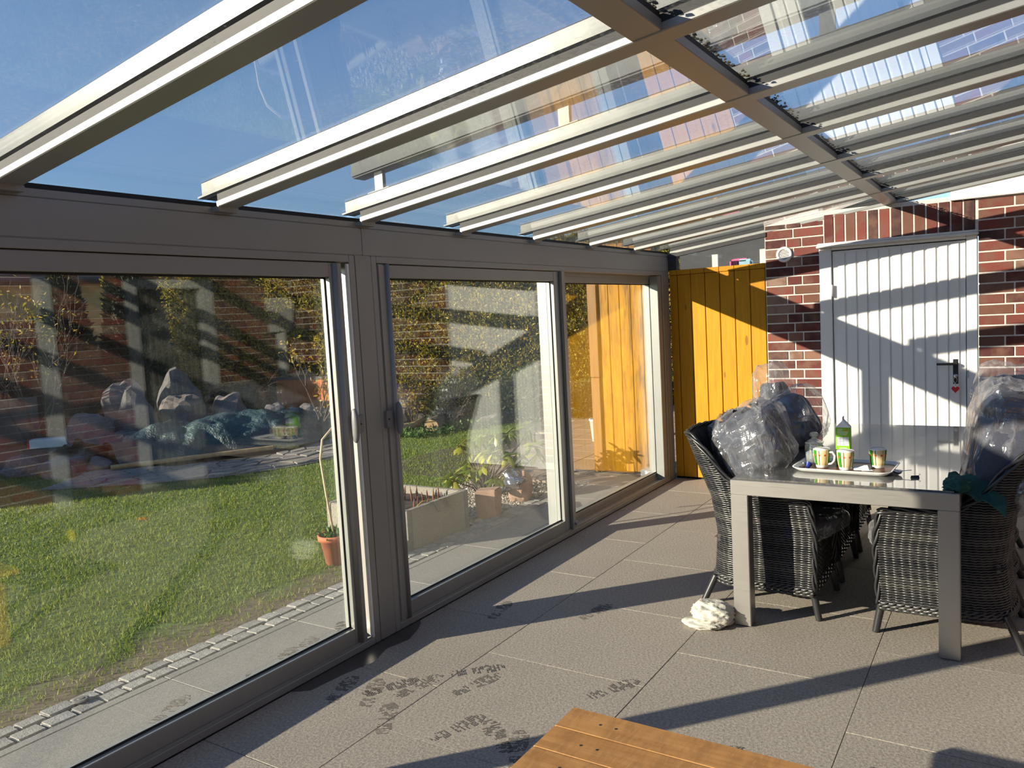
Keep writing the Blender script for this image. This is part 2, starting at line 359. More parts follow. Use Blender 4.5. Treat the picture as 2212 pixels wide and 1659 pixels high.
def rock(seed, dims, mat='boulder', sub=3, amp=.35):
    bm = bmesh.new(); bmesh.ops.create_icosphere(bm, subdivisions=sub, radius=1); off = Vector((seed*7.3, seed*3.1, seed*1.7))
    for v in bm.verts:
        n = noise.noise(v.co*1.3+off)*amp + noise.noise(v.co*3.1+off)*amp*.35
        c = v.co*(1+n); c.z = max(c.z, -.55); v.co = Vector((c.x*dims[0], c.y*dims[1], c.z*dims[2]))
    lo = min(v.co.z for v in bm.verts)
    for v in bm.verts: v.co.z -= lo
    me = bpy.data.meshes.new('rock'); bm.to_mesh(me); bm.free(); me.materials.append(MATS[mat]); return me

# ------------------------------------------------------------------ structure
Y0 = 2.783; XE = 7.168; XB = -3.4; YH = -2.3; K = .124
def zb(y): return 2.155 + K*(Y0-y)          # underside of the rafters
# floor: every tile its own piece
floor = struct('floor')
MB().box(XB, XE+.2, YH-.2, 3.0, -.20, -.012).build('screed', 'joint_sand', floor)
tile_me = MB().box(-.3972, .3972, -.4112, .4112, -.035, 0).mesh('tile', 'floor_tile', False, .001, 1)
for r in range(-3, 3):
    yc = 1.7825 + r*.825 if r < 2 else 0
    y0 = 2.195 - (2-r)*.825; yc = y0+.4125-.825*0
    off = 2.65 if (r % 2 == 0) else 2.255
    for k in range(-8, 7):
        x = off + k*.797 + .3985
        if x > XE+.1 or x < XB+.2: continue
        if yc + .41 > Y0+.05:
            o = link('tile', bpy.data.meshes.get('tile_cut') or MB().box(-.397, .397, -.4105, .17, -.035, 0).mesh('tile_cut', 'floor_tile', False, .002, 1), floor, (x, yc, 0))
        elif yc - .41 < YH: continue
        else: link('tile', tile_me, floor, (x, yc, rng.uniform(-.0012, .0008)))
for r in (-3,):
    MB().box(XB, XE, YH-.1, 2.195-5*.825-.004, -.035, -.001).build('edge_strip', 'floor_tile', floor)

# left wall: posts, beam, two big glazed sliding units
wl_ = struct('wall_left')
b = MB().box(XB, 7.19, Y0, 2.95, 1.995, 2.131).build('eave_beam', 'aluminium', wl_, bevel=.003)
MB().box(XB, 7.19, Y0+.006, 2.95, 2.133, 2.162).build('beam_ledge', 'aluminium', wl_, bevel=.002)
MB().box(XB, 7.19, 2.80, 2.93, 2.162, 2.182).build('gasket', 'black_rubber', wl_)
MB().box(2.925, 3.045, Y0, 2.943, 0, 1.995).build('post', 'aluminium', wl_, bevel=.004)
MB().box(-1.32, -1.20, Y0, 2.943, 0, 1.995).build('post', 'aluminium', wl_, bevel=.004)
MB().box(XB, -1.33, Y0+.02, 2.90, 0, 1.995).build('end_panel', 'aluminium', wl_)
MB().box(2.9855, 2.9875, Y0-.0008, Y0+.01, 1.995, 2.131).build('beam_seam', 'black_rubber', wl_)
def sash(parent, name, x0, x1, y0, y1, zt, zb_, gy, lst, rst):
    s = MB()
    s.box(x0, x0+lst, y0, y1, zb_[0], zt[1]); s.box(x1-rst, x1, y0, y1, zb_[0], zt[1])
    s.box(x0+lst, x1-rst, y0, y1, zt[0], zt[1]); s.box(x0+lst, x1-rst, y0, y1, zb_[0], zb_[1])
    so_ = s.build(name, 'aluminium', parent, bevel=.003, seg=1)
    g = MB()
    gx0, gx1, z0, z1 = x0+lst-.012, x1-rst+.012, zb_[1]-.012, zt[0]+.012
    for q in (0, .02): g.box(gx0, gx1, gy+q, gy+q+.005, z0, z1)
    g.build('glass_pane', 'window_glass', so_)
    k = MB(); a, c, d, e = x0+lst, x1-rst, zb_[1], zt[0]
    for X0, X1, Z0, Z1 in ((a, a+.007, d, e), (c-.007, c, d, e), (a, c, d, d+.009), (a, c, e-.009, e)): k.box(X0, X1, gy-.004, gy-.0005, Z0, Z1)
    k.build('seal', 'black_rubber', so_)
    return so_
def unit(name, x0, x1, slide_left):
    u = struct(name)
    MB().box(x0, x0+.04, Y0, 2.955, .0, 1.995).box(x1-.04, x1, Y0, 2.955, 0, 1.995).box(x0+.04, x1-.04, Y0, 2.955, 1.958, 1.995).box(x0+.04, x1-.04, Y0, 2.955, 0, .035).build('frame', 'aluminium', u, bevel=.003, seg=1)
    MB().box(x0+.04, x1-.04, 2.863, 2.870, .035, .06).box(x0+.04, x1-.04, 2.863, 2.870, 1.93, 1.958).box(x0+.04, x1-.04, Y0+.002, Y0+.008, .035, .05).build('track', 'aluminium', u)
    mid = (x0+x1)/2
    if slide_left: a, b_ = (x0+.045, mid+.0), (mid-.06, x1-.045)
    else: a, b_ = (mid, x1-.085), (x0+.045, mid+.06)
    s1 = sash(u, 'sliding_sash', a[0], a[1], 2.793, 2.858, (1.885, 1.955), (.04, .125), 2.828, .08 if slide_left else .085, .085)
    s2 = sash(u, 'fixed_sash', b_[0], b_[1], 2.872, 2.950, (1.882, 1.955), (.037, .095), 2.886, .06, .06)
    return u, s1, s2
u1, s1, _ = unit('window_1', -1.2, 2.925, False)
u2, s2, _ = unit('window_2', 3.045, 7.035, True)
MB().box(7.037, 7.166, Y0, 2.95, 0, 1.995).build('post', 'aluminium', wl_, bevel=.004)
MB().box(6.895, 6.985, Y0+.004, 2.866, .036, 1.955).build('jamb_cover', 'aluminium', u2 if False else wl_, bevel=.003)
# rounded grip stiles that stand into the room, and latch handles
MB().tube([(2.79, 2.80, .045), (2.79, 2.80, 1.95)], .022, 10).build('grip_strip', 'aluminium', u1, True)
MB().box(3.088, 3.16, 2.780, 2.795, .045, 1.955).build('grip_strip', 'aluminium', u2, bevel=.006, smooth=False)
MB().tube([(3.155, 2.782, .045), (3.155, 2.782, 1.955)], .016, 12).build('grip_edge', 'aluminium', u2, True)
MB().box(5.03, 5.088, 2.770, 2.795, .04, 1.958).build('meeting_stile', 'aluminium', u2, bevel=.006)
MB().box(2.865, 2.88, 2.78, 2.795, .04, 1.95).build('catch_strip', 'white_plastic', u1, bevel=.002, seg=1)
def handle(parent, x, z, flip):
    h = MB()
    pts = [(x+math.sin(t)*.0, Y0-.028-.012*math.sin(t), z+.082*math.cos(t)) for t in np.linspace(.12, PI-.12, 15)]
    h.tube(pts, [.006+.012*math.sin(t) for t in np.linspace(.12, PI-.12, 15)], 10, flat=1.3)
    o = h.build('handle_grip', 'handle_grey', parent, True)
    MB().box(x-.055*flip-.022, x-.055*flip+.03, Y0-.016, Y0+.012, z-.045, z+.045).build('latch_plate', 'handle_grey', parent, bevel=.003)
    MB().lathe([(.004, -.003), (.004, 0)], 10, (x-.06*flip, Y0-.018, z), 'y').build('screw', 'black_plastic', parent)
handle(u1, 2.812, 1.150, -1); handle(u2, 3.142, 1.145, 1)
MB().lathe([(.014, -.012), (.016, 0), (.006, .003)], 16, (5.075, 2.768, .085), 'y').build('roller_knob', 'chrome', u2)

# ------------------------------------------------------------------ roof
roof = struct('ceiling')
YR = -2.35; YE = 2.99
def slab_y(mb, x0, x1, y0, y1, o0, o1):
    mb.hexa([(x0, y0, zb(y0)+o0), (x1, y0, zb(y0)+o0), (x1, y1, zb(y1)+o0), (x0, y1, zb(y1)+o0), (x0, y0, zb(y0)+o1), (x1, y0, zb(y0)+o1), (x1, y1, zb(y1)+o1), (x0, y1, zb(y1)+o1)]); return mb
RX = [-2.9, -2.06, -1.215, -.373, .47, 1.315, 2.165, 3.006, 3.85, 4.69, 5.535, 6.378, 7.215]
r_me = slab_y(MB(), -.046, .046, YR, Y0-.02, 0, .026).mesh('rafter', 'aluminium', False, .003, 1)
cap_me = slab_y(MB(), -.034, .030, YR, 2.87, .064, .128).mesh('rafter_cap', 'aluminium_outer', False, .006, 1)
gk_me = slab_y(MB(), -.038, .038, YR, Y0-.02, .026, .054).mesh('rafter_gasket', 'black_rubber')
led_me = slab_y(MB(), -.045, .045, YR, 2.88, .0625, .070).mesh('rafter_ledge', 'aluminium_outer')
shoe_me = MB().box(-.05, .05, 2.745, 2.79, 2.140, 2.160).mesh('rafter_shoe', 'aluminium')
for x in RX:
    r = link('rafter', r_me, roof, (x, 0, 0))
    link('rafter_gasket', gk_me, r); link('rafter_cap', cap_me, r); link('rafter_ledge', led_me, r); link('rafter_shoe', shoe_me, r)
YP = .86
for i in range(len(RX)-1):
    x0, x1 = RX[i]+.046, RX[i+1]-.046
    if RX[i] < -1.4: mid = True
    p = slab_y(MB(), x0, x1, YP-.045, YP+.045, .003, .034).build('purlin', 'aluminium', roof, bevel=.002, seg=1)
    slab_y(MB(), x0, x1, YP-.040, YP+.040, .034, .0545).build('purlin_seal', 'black_rubber', p)
    g0, g1 = RX[i]+.030, RX[i+1]-.030
    slab_y(MB(), g0, g1, YP-.02, YE, .0545, .0625).build('glass_pane', 'roof_glass', roof)
    slab_y(MB(), g0, g1, YR, YP-.026, .0545, .0625).build('glass_pane', 'roof_glass_dirty', roof)
    if x0 > 1.2:
        mm = MB()
        for q in range(90):
            x = rng.uniform(x0+.01, x1-.01); y = YP-.03-abs(rng.normal(0, .012)); s_ = rng.uniform(.003, .007)
            z = zb(y)+.0625
            mm.hexa([(x-s_, y-s_, z), (x+s_, y-s_*.7, z), (x+s_*.8, y+s_, z), (x-s_*.7, y+s_, z), (x-s_*.5, y-s_*.4, z+s_), (x+s_*.5, y-s_*.5, z+s_*.8), (x+s_*.4, y+s_*.5, z+s_), (x-s_*.5, y+s_*.4, z+s_*1.1)])
        mm.build('moss', 'moss', p, kind='stuff')
# guide rail of the awning above the third rafter
gd = thing('awning_rail', 'pale metal awning guide rail on short brackets above the glass roof', 'rail', (3.006, 0, 0))
slab_y(MB(), -.05, .05, YR, 2.80, .222, .30).build('guide_profile', 'awning_grey', gd, bevel=.008)
for y in (2.65, 1.60, .55, -.5, -1.55): slab_y(MB(), -.012, .012, y-.026, y+.026, .128, .222).build('bracket', 'aluminium_outer', gd); slab_y(MB(), -.02, .02, y-.07, y+.07, .128, .134).build('bracket_foot', 'aluminium_outer', gd)

# ------------------------------------------------------------------ back wall (end wall with the white door)
wb = struct('wall_back')
MB().box(XE+.005, XE+.24, .245-.01, -2.5, 0, 2.365).build('masonry', 'mortar', wb)
MB().box(XE+.005, XE+.24, 1.415, 1.874, 0, 2.52).build('masonry', 'mortar', wb)
MB().box(XE+.005, XE+.24, .235, 1.415, 2.09, 2.40).build('masonry', 'mortar', wb)
BH, BP = .0705, .082; Z0 = 1.870 % BP
_bm = {}
def brick_me(w, h, d=.03):
    key = (round(w, 3), round(h, 3))
    if key not in _bm: _bm[key] = MB().box(0, d, -w/2, w/2, 0, h).mesh('brick', 'brick', False, .003, 1)
    return _bm[key]
def lay(y0, y1, z, h=BH):
    link('brick', brick_me(abs(y1-y0)-.011, h), wb, (XE+rng.uniform(-.0025, .002), (y0+y1)/2, z))
nz = 0
for k in range(-1, 32):
    z = Z0 + k*BP + .0055
    if z < -.01: continue
    top = z+BH
    rowA = (k % 2 == int(round((1.952-Z0)/BP)) % 2)
    if z < 2.42:
        cut = min(BH, zb(1.6)+.02-z)
        if cut > .02:
            for a, c in (((1.874, 1.689), (1.689, 1.561), (1.561, 1.415 if z < 2.08 else 1.377)) if rowA else ((1.874, 1.631), (1.631, 1.415 if z < 2.08 else 1.378))): lay(a, c, z, cut)
    if top < 2.368:
        seq = [.245]; first = True
        while seq[-1] > YH:
            seq.append(seq[-1] - ((.18 if not rowA else .243) if first else .247)); first = False
        for a, c in zip(seq, seq[1:]): lay(a, c, z)
sme = MB().box(0, .03, -.0375, .0375, 0, .236).mesh('soldier_brick', 'brick', False, .003, 1)
for i in range(13):
    yc = 1.378-.0863*(i+.5); h = min(.236, zb(yc)-2.128)
    link('soldier_brick', sme, wb, (XE+rng.uniform(-.002, .002), yc, 2.128)) if h > .2 else link('soldier_brick', MB().box(0, .03, -.0375, .0375, 0, max(.12, h+.03)).mesh('soldier_cut', 'brick', False, .003, 1), wb, (XE, yc, 2.128))
MB().box(XE-.035, XE+.2, .43, -2.5, 2.366, 2.425).build('fascia', 'white_trim', wb, bevel=.004)
MB().box(XE+.02, XE+.24, -2.5, .43, 2.425, 2.9).build('parapet', 'white_trim', wb)
# yellow boarding left of the bricks
js = [2.775, 2.699, 2.567, 2.430, 2.292, 2.153, 2.013, 1.876]
for a, c in zip(js, js[1:]):
    MB().box(XE-.004+.004*(rng.random()), XE+.022, c+.0025, a-.0025, 0.02, 1.957).build('board', 'yellow_boards', wb, bevel=.004, seg=1, loc=(0, 0, 0))
    MB().box(XE-.008, XE+.022, c+.0015, a-.0015, 1.959, 2.004).build('board_cap', 'yellow_boards', wb, bevel=.002, seg=1)
MB().box(XE+.022, XE+.06, 1.876, 2.78, 0, 1.99).build('backing', 'dark_core', wb)
MB().hexa([(XE, 1.876, 2.006), (XE+.008, 1.876, 2.006), (XE+.008, 2.70, 2.006), (XE, 2.70, 2.006), (XE, 1.876, zb(1.876)-.03), (XE+.008, 1.876, zb(1.876)-.03), (XE+.008, 2.70, zb(2.70)-.03), (XE, 2.70, zb(2.70)-.03)]).build('gable_pane', 'window_glass', wb)
MB().hexa([(XE-.01, 1.86, zb(1.86)-.035), (XE+.04, 1.86, zb(1.86)-.035), (XE+.04, 2.78, zb(2.78)-.035), (XE-.01, 2.78, zb(2.78)-.035), (XE-.01, 1.86, zb(1.86)), (XE+.04, 1.86, zb(1.86)), (XE+.04, 2.78, zb(2.78)), (XE-.01, 2.78, zb(2.78))]).build('gable_profile', 'roof_dark', wb)
MB().box(XE+.02, XE+.05, 1.876, 1.925, 2.004, 2.13).box(XE+.03, XE+.06, 2.31, 2.365, 2.004, 2.12).build('gable_post', 'white_trim', wb)
MB().box(XE-.002, XE+.06, 2.702, 2.96, 2.0, 2.17).build('corner_filler', 'roof_dark', wb)
MB().box(XE+.9, XE+.92, 1.6, 3.0, 1.2, 2.6).build('shed_back', 'interior_dark', wb)
t = thing('folded_blanket', 'pink and pale blue folded cloth behind the gable glass over the yellow boards', 'blanket', (XE+.2, 2.1, 1.9))
MB().box(0, .1, -.02, .16, 0, .175).build('pink_fold', 'pink_paper', t, bevel=.02); MB().box(-.02, .08, -.06, .08, 0, .165).build('blue_fold', 'blue_paper', t, bevel=.02)
MB().box(XE+.19, XE+.42, 1.93, 2.4, 1.85, 1.9).build('shed_shelf', 'interior_dark', wb)
# vent
t = thing('wall_vent', 'small round white louvred vent on the brick wall left of the door', 'vent', (XE, 1.706, 2.062))
MB().lathe([(.068, .002), (.068, -.012), (.060, -.018), (.046, -.018), (.044, -.006), (.044, .0)], 32, (0, 0, 0), 'x').build('rim', 'white_plastic', t, True)
MB().lathe([(.044, -.002), (.044, .0)], 24, (0, 0, 0), 'x').build('vent_back', 'interior_dark', t)
for i in range(-4, 5):
    w = math.sqrt(.044**2-(i*.0095)**2)
    MB().hexa([(-.014, -w, i*.0095-.003), (-.006, -w, i*.0095+.001), (-.006, w, i*.0095+.001), (-.014, w, i*.0095-.003), (-.014, -w, i*.0095-.001), (-.006, -w, i*.0095+.003), (-.006, w, i*.0095+.003), (-.014, w, i*.0095-.001)]).build('louvre', 'white_plastic', t)
# door
d1 = struct('door_1')
MB().box(XE-.012, XE+.1, 1.318, 1.414, 0, 2.085).box(XE-.012, XE+.1, .247, .322, 0, 2.085).box(XE-.012, XE+.1, .322, 1.318, 2.062, 2.085).build('door_frame', 'white_paint', d1, bevel=.004)
MB().box(XE-.05, XE+.1, .236, 1.432, 2.086, 2.106).box(XE-.035, XE+.1, .24, 1.428, 2.106, 2.126).build('drip_cap', 'white_trim', d1, bevel=.005)
MB().box(XE+.06, XE+.1, .25, 1.41, 0, 2.085).build('door_backing', 'interior_dark', d1)
lf = MB().box(XE+.008, XE+.05, .328, 1.312, .012, 2.054).build('door_leaf', 'white_paint', d1, bevel=.002, seg=1)
gy = [1.296, 1.272, 1.198, 1.109, 1.026, .938, .856, .769, .687, .602, .518, .436, .357, .334]
for a, c in zip(gy[1:], gy[2:-1]):
    MB().box(XE-.004, XE+.014, c+.014, a-.004, .045, 2.035).build('panel_rib', 'white_paint', lf, bevel=.004, seg=2)
for z in (1.72, .35): MB().tube([(XE-.02, 1.318, z-.05), (XE-.02, 1.318, z+.05)], .011, 12).build('hinge', 'white_paint', d1, True)
hp = MB().box(XE-.006, XE+.006, .376, .424, .915, 1.125).build('handle_plate', 'black_plastic', d1, bevel=.012, seg=3)
MB().tube([(XE-.004, .40, 1.085), (XE-.05, .40, 1.085), (XE-.056, .415, 1.085), (XE-.056, .53, 1.083)], [.011, .011, .011, .010], 12).build('door_handle', 'black_plastic', d1, True)
MB().lathe([(.015, -.014), (.017, 0)], 16, (XE-.004, .40, .985), 'x').build('lock_cylinder', 'chrome', d1, True)
MB().box(XE-.016, XE+.02, .312, .320, .97, 1.03).build('strike_plate', 'chrome', d1)
t = thing('key_ring', 'key in the white door lock with a red heart tag hanging from it', 'keys', (XE-.022, .40, .985))
MB().box(-.028, .002, -.002, .002, -.010, .010).build('key', 'chrome', t)
MB().tube([(-.03, .012*math.cos(q), -.028+.022*math.sin(q)) for q in np.linspace(PI/2, PI/2+2*PI, 17)], .0018, 6).build('ring', 'chrome', t, True)
MB().tube([(-.03, 0.004, -.05), (-.028, 0.0, -.062), (-.028, -.004, -.075)], .003, 6).build('chain', 'chrome', t, True)
hs = [(16*math.sin(q)**3, 13*math.cos(q)-5*math.cos(2*q)-2*math.cos(3*q)-math.cos(4*q)) for q in np.linspace(0, 2*PI, 29)[:-1]]
hb = MB(); nh = len(hs); A = [(-.034, y*.0017, -.103+z*.0019) for y, z in hs]; B = [(-.024, y*.0017, -.103+z*.0019) for y, z in hs]
hb.add(A+B, [tuple(range(nh-1, -1, -1)), tuple(range(nh, 2*nh))]+[(i, (i+1) % nh, nh+(i+1) % nh, nh+i) for i in range(nh)]).build('heart_tag', 'red_plastic', t, bevel=.002)

# ------------------------------------------------------------------ house wall on the right (seen mirrored in the panes)
wr = struct('wall_right')
MB().box(XB, 3.93, YH-.25, YH-.012, 0, 2.9).box(5.96, XE+.1, YH-.25, YH-.012, 0, 2.9).box(3.93, 5.96, YH-.25, YH-.012, 2.28, 2.9).build('masonry', 'mortar', wr)
bb = MB()
for k in range(0, 34):
    z = Z0+k*BP+.0055-BP; off = (k % 2)*.1235
    if z < -.05: continue
    for i in range(-2, 44):
        x = XB+.3+off+i*.247; iv = [(x, min(x+.236, XE-.01))]
        if z < 2.28:
            for oa, ob in ((3.93, 4.12), (4.85, 5.97)): iv = [q for a, c in iv for q in ((a, min(c, oa)), (max(a, ob), c)) if q[1]-q[0] > .02]
        for a, c in iv:
            if c-a > .02: q = rng.uniform(-.002, .002); bb.box(a, c, YH-.03, YH+q, z, z+BH)
bb.build('house_bricks', 'brick_far', wr, kind='stuff')
MB().box(4.86, 5.96, YH-.2, YH-.14, 0, 2.28).build('reveal_back', 'interior_dark', wr)
MB().box(4.14, 4.86, YH-.2, YH-.02, 0, 2.28).build('masonry', 'mortar', wr)
w3 = struct('window_3')
MB().box(3.94, 4.11, YH-.1, YH+.02, 0, 2.27).build('frame', 'aged_white', w3, bevel=.01)
MB().box(4.86, 5.0, YH-.1, YH+.02, 0, 2.27).box(5.80, 5.96, YH-.1, YH+.02, 0, 2.27).box(5.0, 5.8, YH-.1, YH+.02, 2.17, 2.27).box(5.0, 5.8, YH-.1, YH+.02, 0, .12).build('frame', 'aged_white', w3, bevel=.01)
MB().box(4.99, 5.81, YH-.06, YH-.052, .11, 2.18).build('glass_pane', 'window_glass', w3)
for i in range(11): MB().box(5.02+i*.07, 5.065+i*.07, YH-.115+.006*(i % 2), YH-.11+.006*(i % 2), .12, 2.16).build('blind_slat', 'blind_slat', w3)
t = thing('rain_downpipe', 'white rain hopper and downpipe on the brick house wall mirrored in the left pane', 'pipe', (6.86, YH+.012, 0))
MB().hexa([(-.13, -.0, 1.62), (.13, 0, 1.62), (.13, .16, 1.62), (-.13, .16, 1.62), (-.16, -.0, 2.05), (.16, 0, 2.05), (.16, .2, 2.05), (-.16, .2, 2.05)]).build('hopper', 'aged_white', t, bevel=.01)
MB().tube([(0, .08, 0), (0, .08, 1.63)], .065, 16).build('pipe', 'aged_white', t, True)
MB().box(XB-.15, XB, YH-.2, 2.95, 0, 1.9).build('wall_front', 'concrete_wall', kind='structure')

# ------------------------------------------------------------------ outside paving
kerb = struct('trim_1')
for k in range(-3, 12):
    x0 = -1.05+k*.797
    if x0 > 6.6: break
    MB().box(x0+.002, x0+.795, 2.96, 3.425, -.05, -.004).build('slab', 'slab', kerb, bevel=.002, seg=1)
    MB().box(x0+.002, x0+.795, 3.431, 3.485, -.05, -.004).build('edging', 'slab', kerb, bevel=.003, seg=1)
MB().box(XB, 7.3, 2.95, 3.70, -.2, -.016).build('bedding', 'joint_sand', kerb)
sett = struct('trim_2'); sett_mes = []
for i in range(6):
    w, d = .116, .093; q4 = [(-w/2, -d/2), (w/2, -d/2), (w/2, d/2), (-w/2, d/2)]
    p = [(x-math.copysign(rng.uniform(0, .006), x), y-math.copysign(rng.uniform(0, .005), y), -.06) for x, y in q4]
    sett_mes.append(MB().hexa(p+[(x, y, .002+rng.uniform(-.002, .002)) for x, y, _ in p]).mesh('sett', 'granite', False, .006, 2))
for r in range(2):
    x = 1.0+r*.06
    while x < 6.7:
        w = rng.uniform(.105, .135); me = sett_mes[rng.integers(6)]
        o = link('sett', me, sett, (x+w/2, 3.5365+r*.0965+rng.uniform(-.002, .002), rng.uniform(-.005, .0)), (rng.uniform(-.02, .02), rng.uniform(-.02, .02), rng.uniform(-.03, .03))); o.scale.x = (w-.005)/.114; x += w
t = thing('lid', 'small round grey metal cap lying on the granite setts beside the lawn', 'cap', (1.80, 3.60, 0.004))
MB().lathe([(.034, 0), (.036, .006), (.028, .009)], 24).build('cap_disc', 'concrete', t); MB().lathe([(.014, .009), (.012, .012)], 16).build('cap_boss', 'concrete', t)
# ground
MB().add([(-14, 3.69, -.03), (60, 3.69, -.03), (60, 60, -.03), (-14, 60, -.03)], [(0, 1, 2, 3)]).build('ground', 'soil', kind='structure')
def path_d(x, y): # distance measure to the stone path's lawn edge (positive = lawn side)
    return 0
edge = [(4.6, 9.0), (5.1, 8.57), (5.79, 7.68), (6.5, 7.40), (7.12, 7.29), (7.8, 7.6), (8.6, 7.75), (9.3, 7.4), (10.4, 7.3), (11.5, 7.2)]
ex = np.array([e[0] for e in edge]); ey = np.array([e[1] for e in edge])
def in_lawn(P):
    x, y = P[:, 0], P[:, 1]
    lim = np.where(x < 4.6, 13.0-(0), np.interp(x, ex, ey))
    left = np.where(x < 5.3, np.interp(x, [-5, 4.6, 5.3], [13, 13, 9]), 99)
    lim = np.where(x < 5.0, np.minimum(left, 13), lim)
    ok = (y < lim) & (y > 3.72)
    bed = ((x > 4.95) & (x < 7.0) & (y < 4.85 - .12*(x-5))) | ((x > 4.2) & (x < 5.0) & (y < 4.53))         # planting bed beside the paving
    ter = (x > 6.6) & (y < 5.2 + .35*(x-7))                       # terrace
    return ok & ~bed & ~ter
n = 330000
ang = rng.uniform(math.radians(20), math.radians(75), n); R_ = 3.7 + 9.6*rng.random(n)**1.25
P = np.stack([R_*np.cos(ang), R_*np.sin(ang), np.full(n, -.03)], 1); P = P[in_lawn(P)]
fz = np.array([noise.noise(Vector((a*2.2, b*2.2, 0))) for a, b in P[:, :2]])
bare = (P[:, 1] < 3.72+.28+.35*fz) & (rng.random(len(P)) < .75); P = P[~bare]; fz = fz[~bare]
dist = np.hypot(P[:, 0], P[:, 1])
P = P[:230000]; fz = fz[:230000]; dist = dist[:230000]
MB().grid(lambda u, v: (1.0+u*11, 3.75+v*9.6, -.026), 2, 2)
lawn = cards('lawn', P, np.tile([0, 0, 1.], (len(P), 1)), .030+.012*(fz+.3), .0035+.0007*dist, 'grass_blades', None, 'blade', .75); lawn['kind'] = 'stuff'
m = NT('turf'); sx = m.N('SeparateXYZ'); m.L(m.coord('Object'), sx.inputs[0])
ed = m.math('ADD', m.math('MULTIPLY', m.math('SUBTRACT', sx.outputs[1], 3.75), 1.6), m.math('MULTIPLY', m.math('SUBTRACT', m.noise(3.5, 5, .7), .5), 1.6), True)
m.set(m.mix(m.ramp(ed, [(.25, (0, 0, 0)), (.6, (1, 1, 1))]), m.ramp(m.noise(14, 5, .7), [(.3, (.08, .06, .035)), (.7, (.16, .12, .075))]), m.ramp(m.noise(9, 5, .7), [(.3, (.05, .07, .012)), (.6, (.075, .13, .018)), (.85, (.12, .14, .03))])), 1)
tv = [(x, y) for x, y in ((1.2, 3.70), (4.95, 3.70), (4.95, 4.85), (6.6, 4.62), (6.7, 5.2), (9, 6.0), (11, 7.0), (10.4, 7.3), (8.6, 7.7), (7.12, 7.29), (5.79, 7.68), (5.1, 8.57), (4.6, 13), (-3, 13), (-3, 3.70))]
MB().add([(x, y, -.024) for x, y in tv], [tuple(range(len(tv)))]).build('turf', 'turf', kind='structure')
# terrace pavers behind the glass corner
ter = struct('trim_3')
pm = MB().box(-.197, .197, -.197, .197, -.05, 0).mesh('paver', 'paver', False, .004, 1)
MB().box(6.55, 13, 2.96, 6.3, -.12, -.02).build('paver_bedding', 'soil', ter)
for i in range(16):
    for j in range(8):
        x, y = 6.85+i*.4, 3.15+j*.4
        if y > 4.9+.28*(x-7): continue
        link('paver', pm, ter, (x, y, rng.uniform(-.003, .001)))
# gravel bed
gb = MB(); oc = [(1, 0, 0), (0, 1, 0), (-1, 0, 0), (0, -1, 0), (0, 0, 1), (0, 0, -1)]; of = [(0, 1, 4), (1, 2, 4), (2, 3, 4), (3, 0, 4), (1, 0, 5), (2, 1, 5), (3, 2, 5), (0, 3, 5)]
for q in range(5200):
    x = rng.uniform(4.95, 6.6); y = rng.uniform(3.71, 4.75); s_ = rng.uniform(.008, .02)
    a = rng.uniform(0, 6.3); c_, s2_ = math.cos(a), math.sin(a)
    gb.add([(x+(p[0]*c_-p[1]*s2_)*s_*1.3, y+(p[0]*s2_+p[1]*c_)*s_, -.018+p[2]*s_*.7) for p in oc], of)
go = gb.build('gravel', 'pebbles', kind='stuff')
m = NT('pebbles'); r_ = m.N('NewGeometry').outputs['Random Per Island']; m.set(m.ramp(r_, [(0, (.12, .10, .08)), (.5, (.28, .24, .19)), (1, (.55, .50, .43))]), .85); go.data.materials[0] = m.m
# outside boarding, post
fe = thing('board_screen', 'weathered yellow board screen with a brown post outside the end of the glass wall', 'fence', (XE+.06, 0, 0))
for i in range(5): MB().box(0, .024, 2.97+i*.122, 2.97+i*.122+.118, .02, 2.32).build('board', 'weathered_boards', fe, bevel=.004, seg=1)
MB().box(-.03, .07, 3.575, 3.675, 0, .98).box(-.032, .072, 3.573, 3.677, .985, 2.35).build('post', 'post_wood', fe, bevel=.005)
t = thing('foam_block', 'small white block standing outside the corner of the glass wall', 'block', (7.08, 3.02, 0)); MB().box(-.08, .08, -.05, .06, -.0, .085).build('block_body', 'white_trim', t, bevel=.006); MB().box(-.082, .082, -.052, .062, .078, .090).build('block_lid', 'white_plastic', t, bevel=.004)
t = thing('bucket', 'white plastic bucket on the terrace beside the brown post', 'bucket', (9.0, 4.50, 0))
MB().lathe([(.10, 0), (.125, .27), (.132, .27), (.132, .29), (.120, .29), (.098, .02), (.02, .02)], 28).build('pail', 'white_plastic', t, True)
MB().tube([(0, .13*math.cos(q), .27-.12*math.sin(q)) for q in np.linspace(0, PI, 15)], .004, 6).build('pail_handle', 'chrome', t, True)

# ------------------------------------------------------------------ planting and garden things near the glass
t = thing('planter_trough', 'long exposed-aggregate concrete planter trough with sprouting bulbs by the setts', 'planter', (4.605, 4.10, -.02))
w, d, h = .372, .41, .31
MB().box(-w, w, -d, -d+.05, 0, h).box(-w, w, d-.05, d, 0, h).box(-w, -w+.05, -d+.05, d-.05, 0, h).box(w-.05, w, -d+.05, d-.05, 0, h).box(-w+.05, w-.05, -d+.05, d-.05, 0, .04).build('trough', 'planter_concrete', t, bevel=.006)
MB().box(-w-.003, -w+.055, -d-.003, -d+.055, 0, h+.001).build('corner_pier', 'concrete', t, bevel=.003); MB().box(w-.055, w+.003, -d-.003, -d+.055, 0, h+.001).build('corner_pier', 'concrete', t, bevel=.003)
MB().grid(lambda u, v: (-w+.05+u*(2*w-.1), -d+.05+v*(2*d-.1), h-.06+.02*noise.noise(Vector((u*6, v*6, 1)))), 14, 14).build('soil_fill', 'pot_soil', t, True)
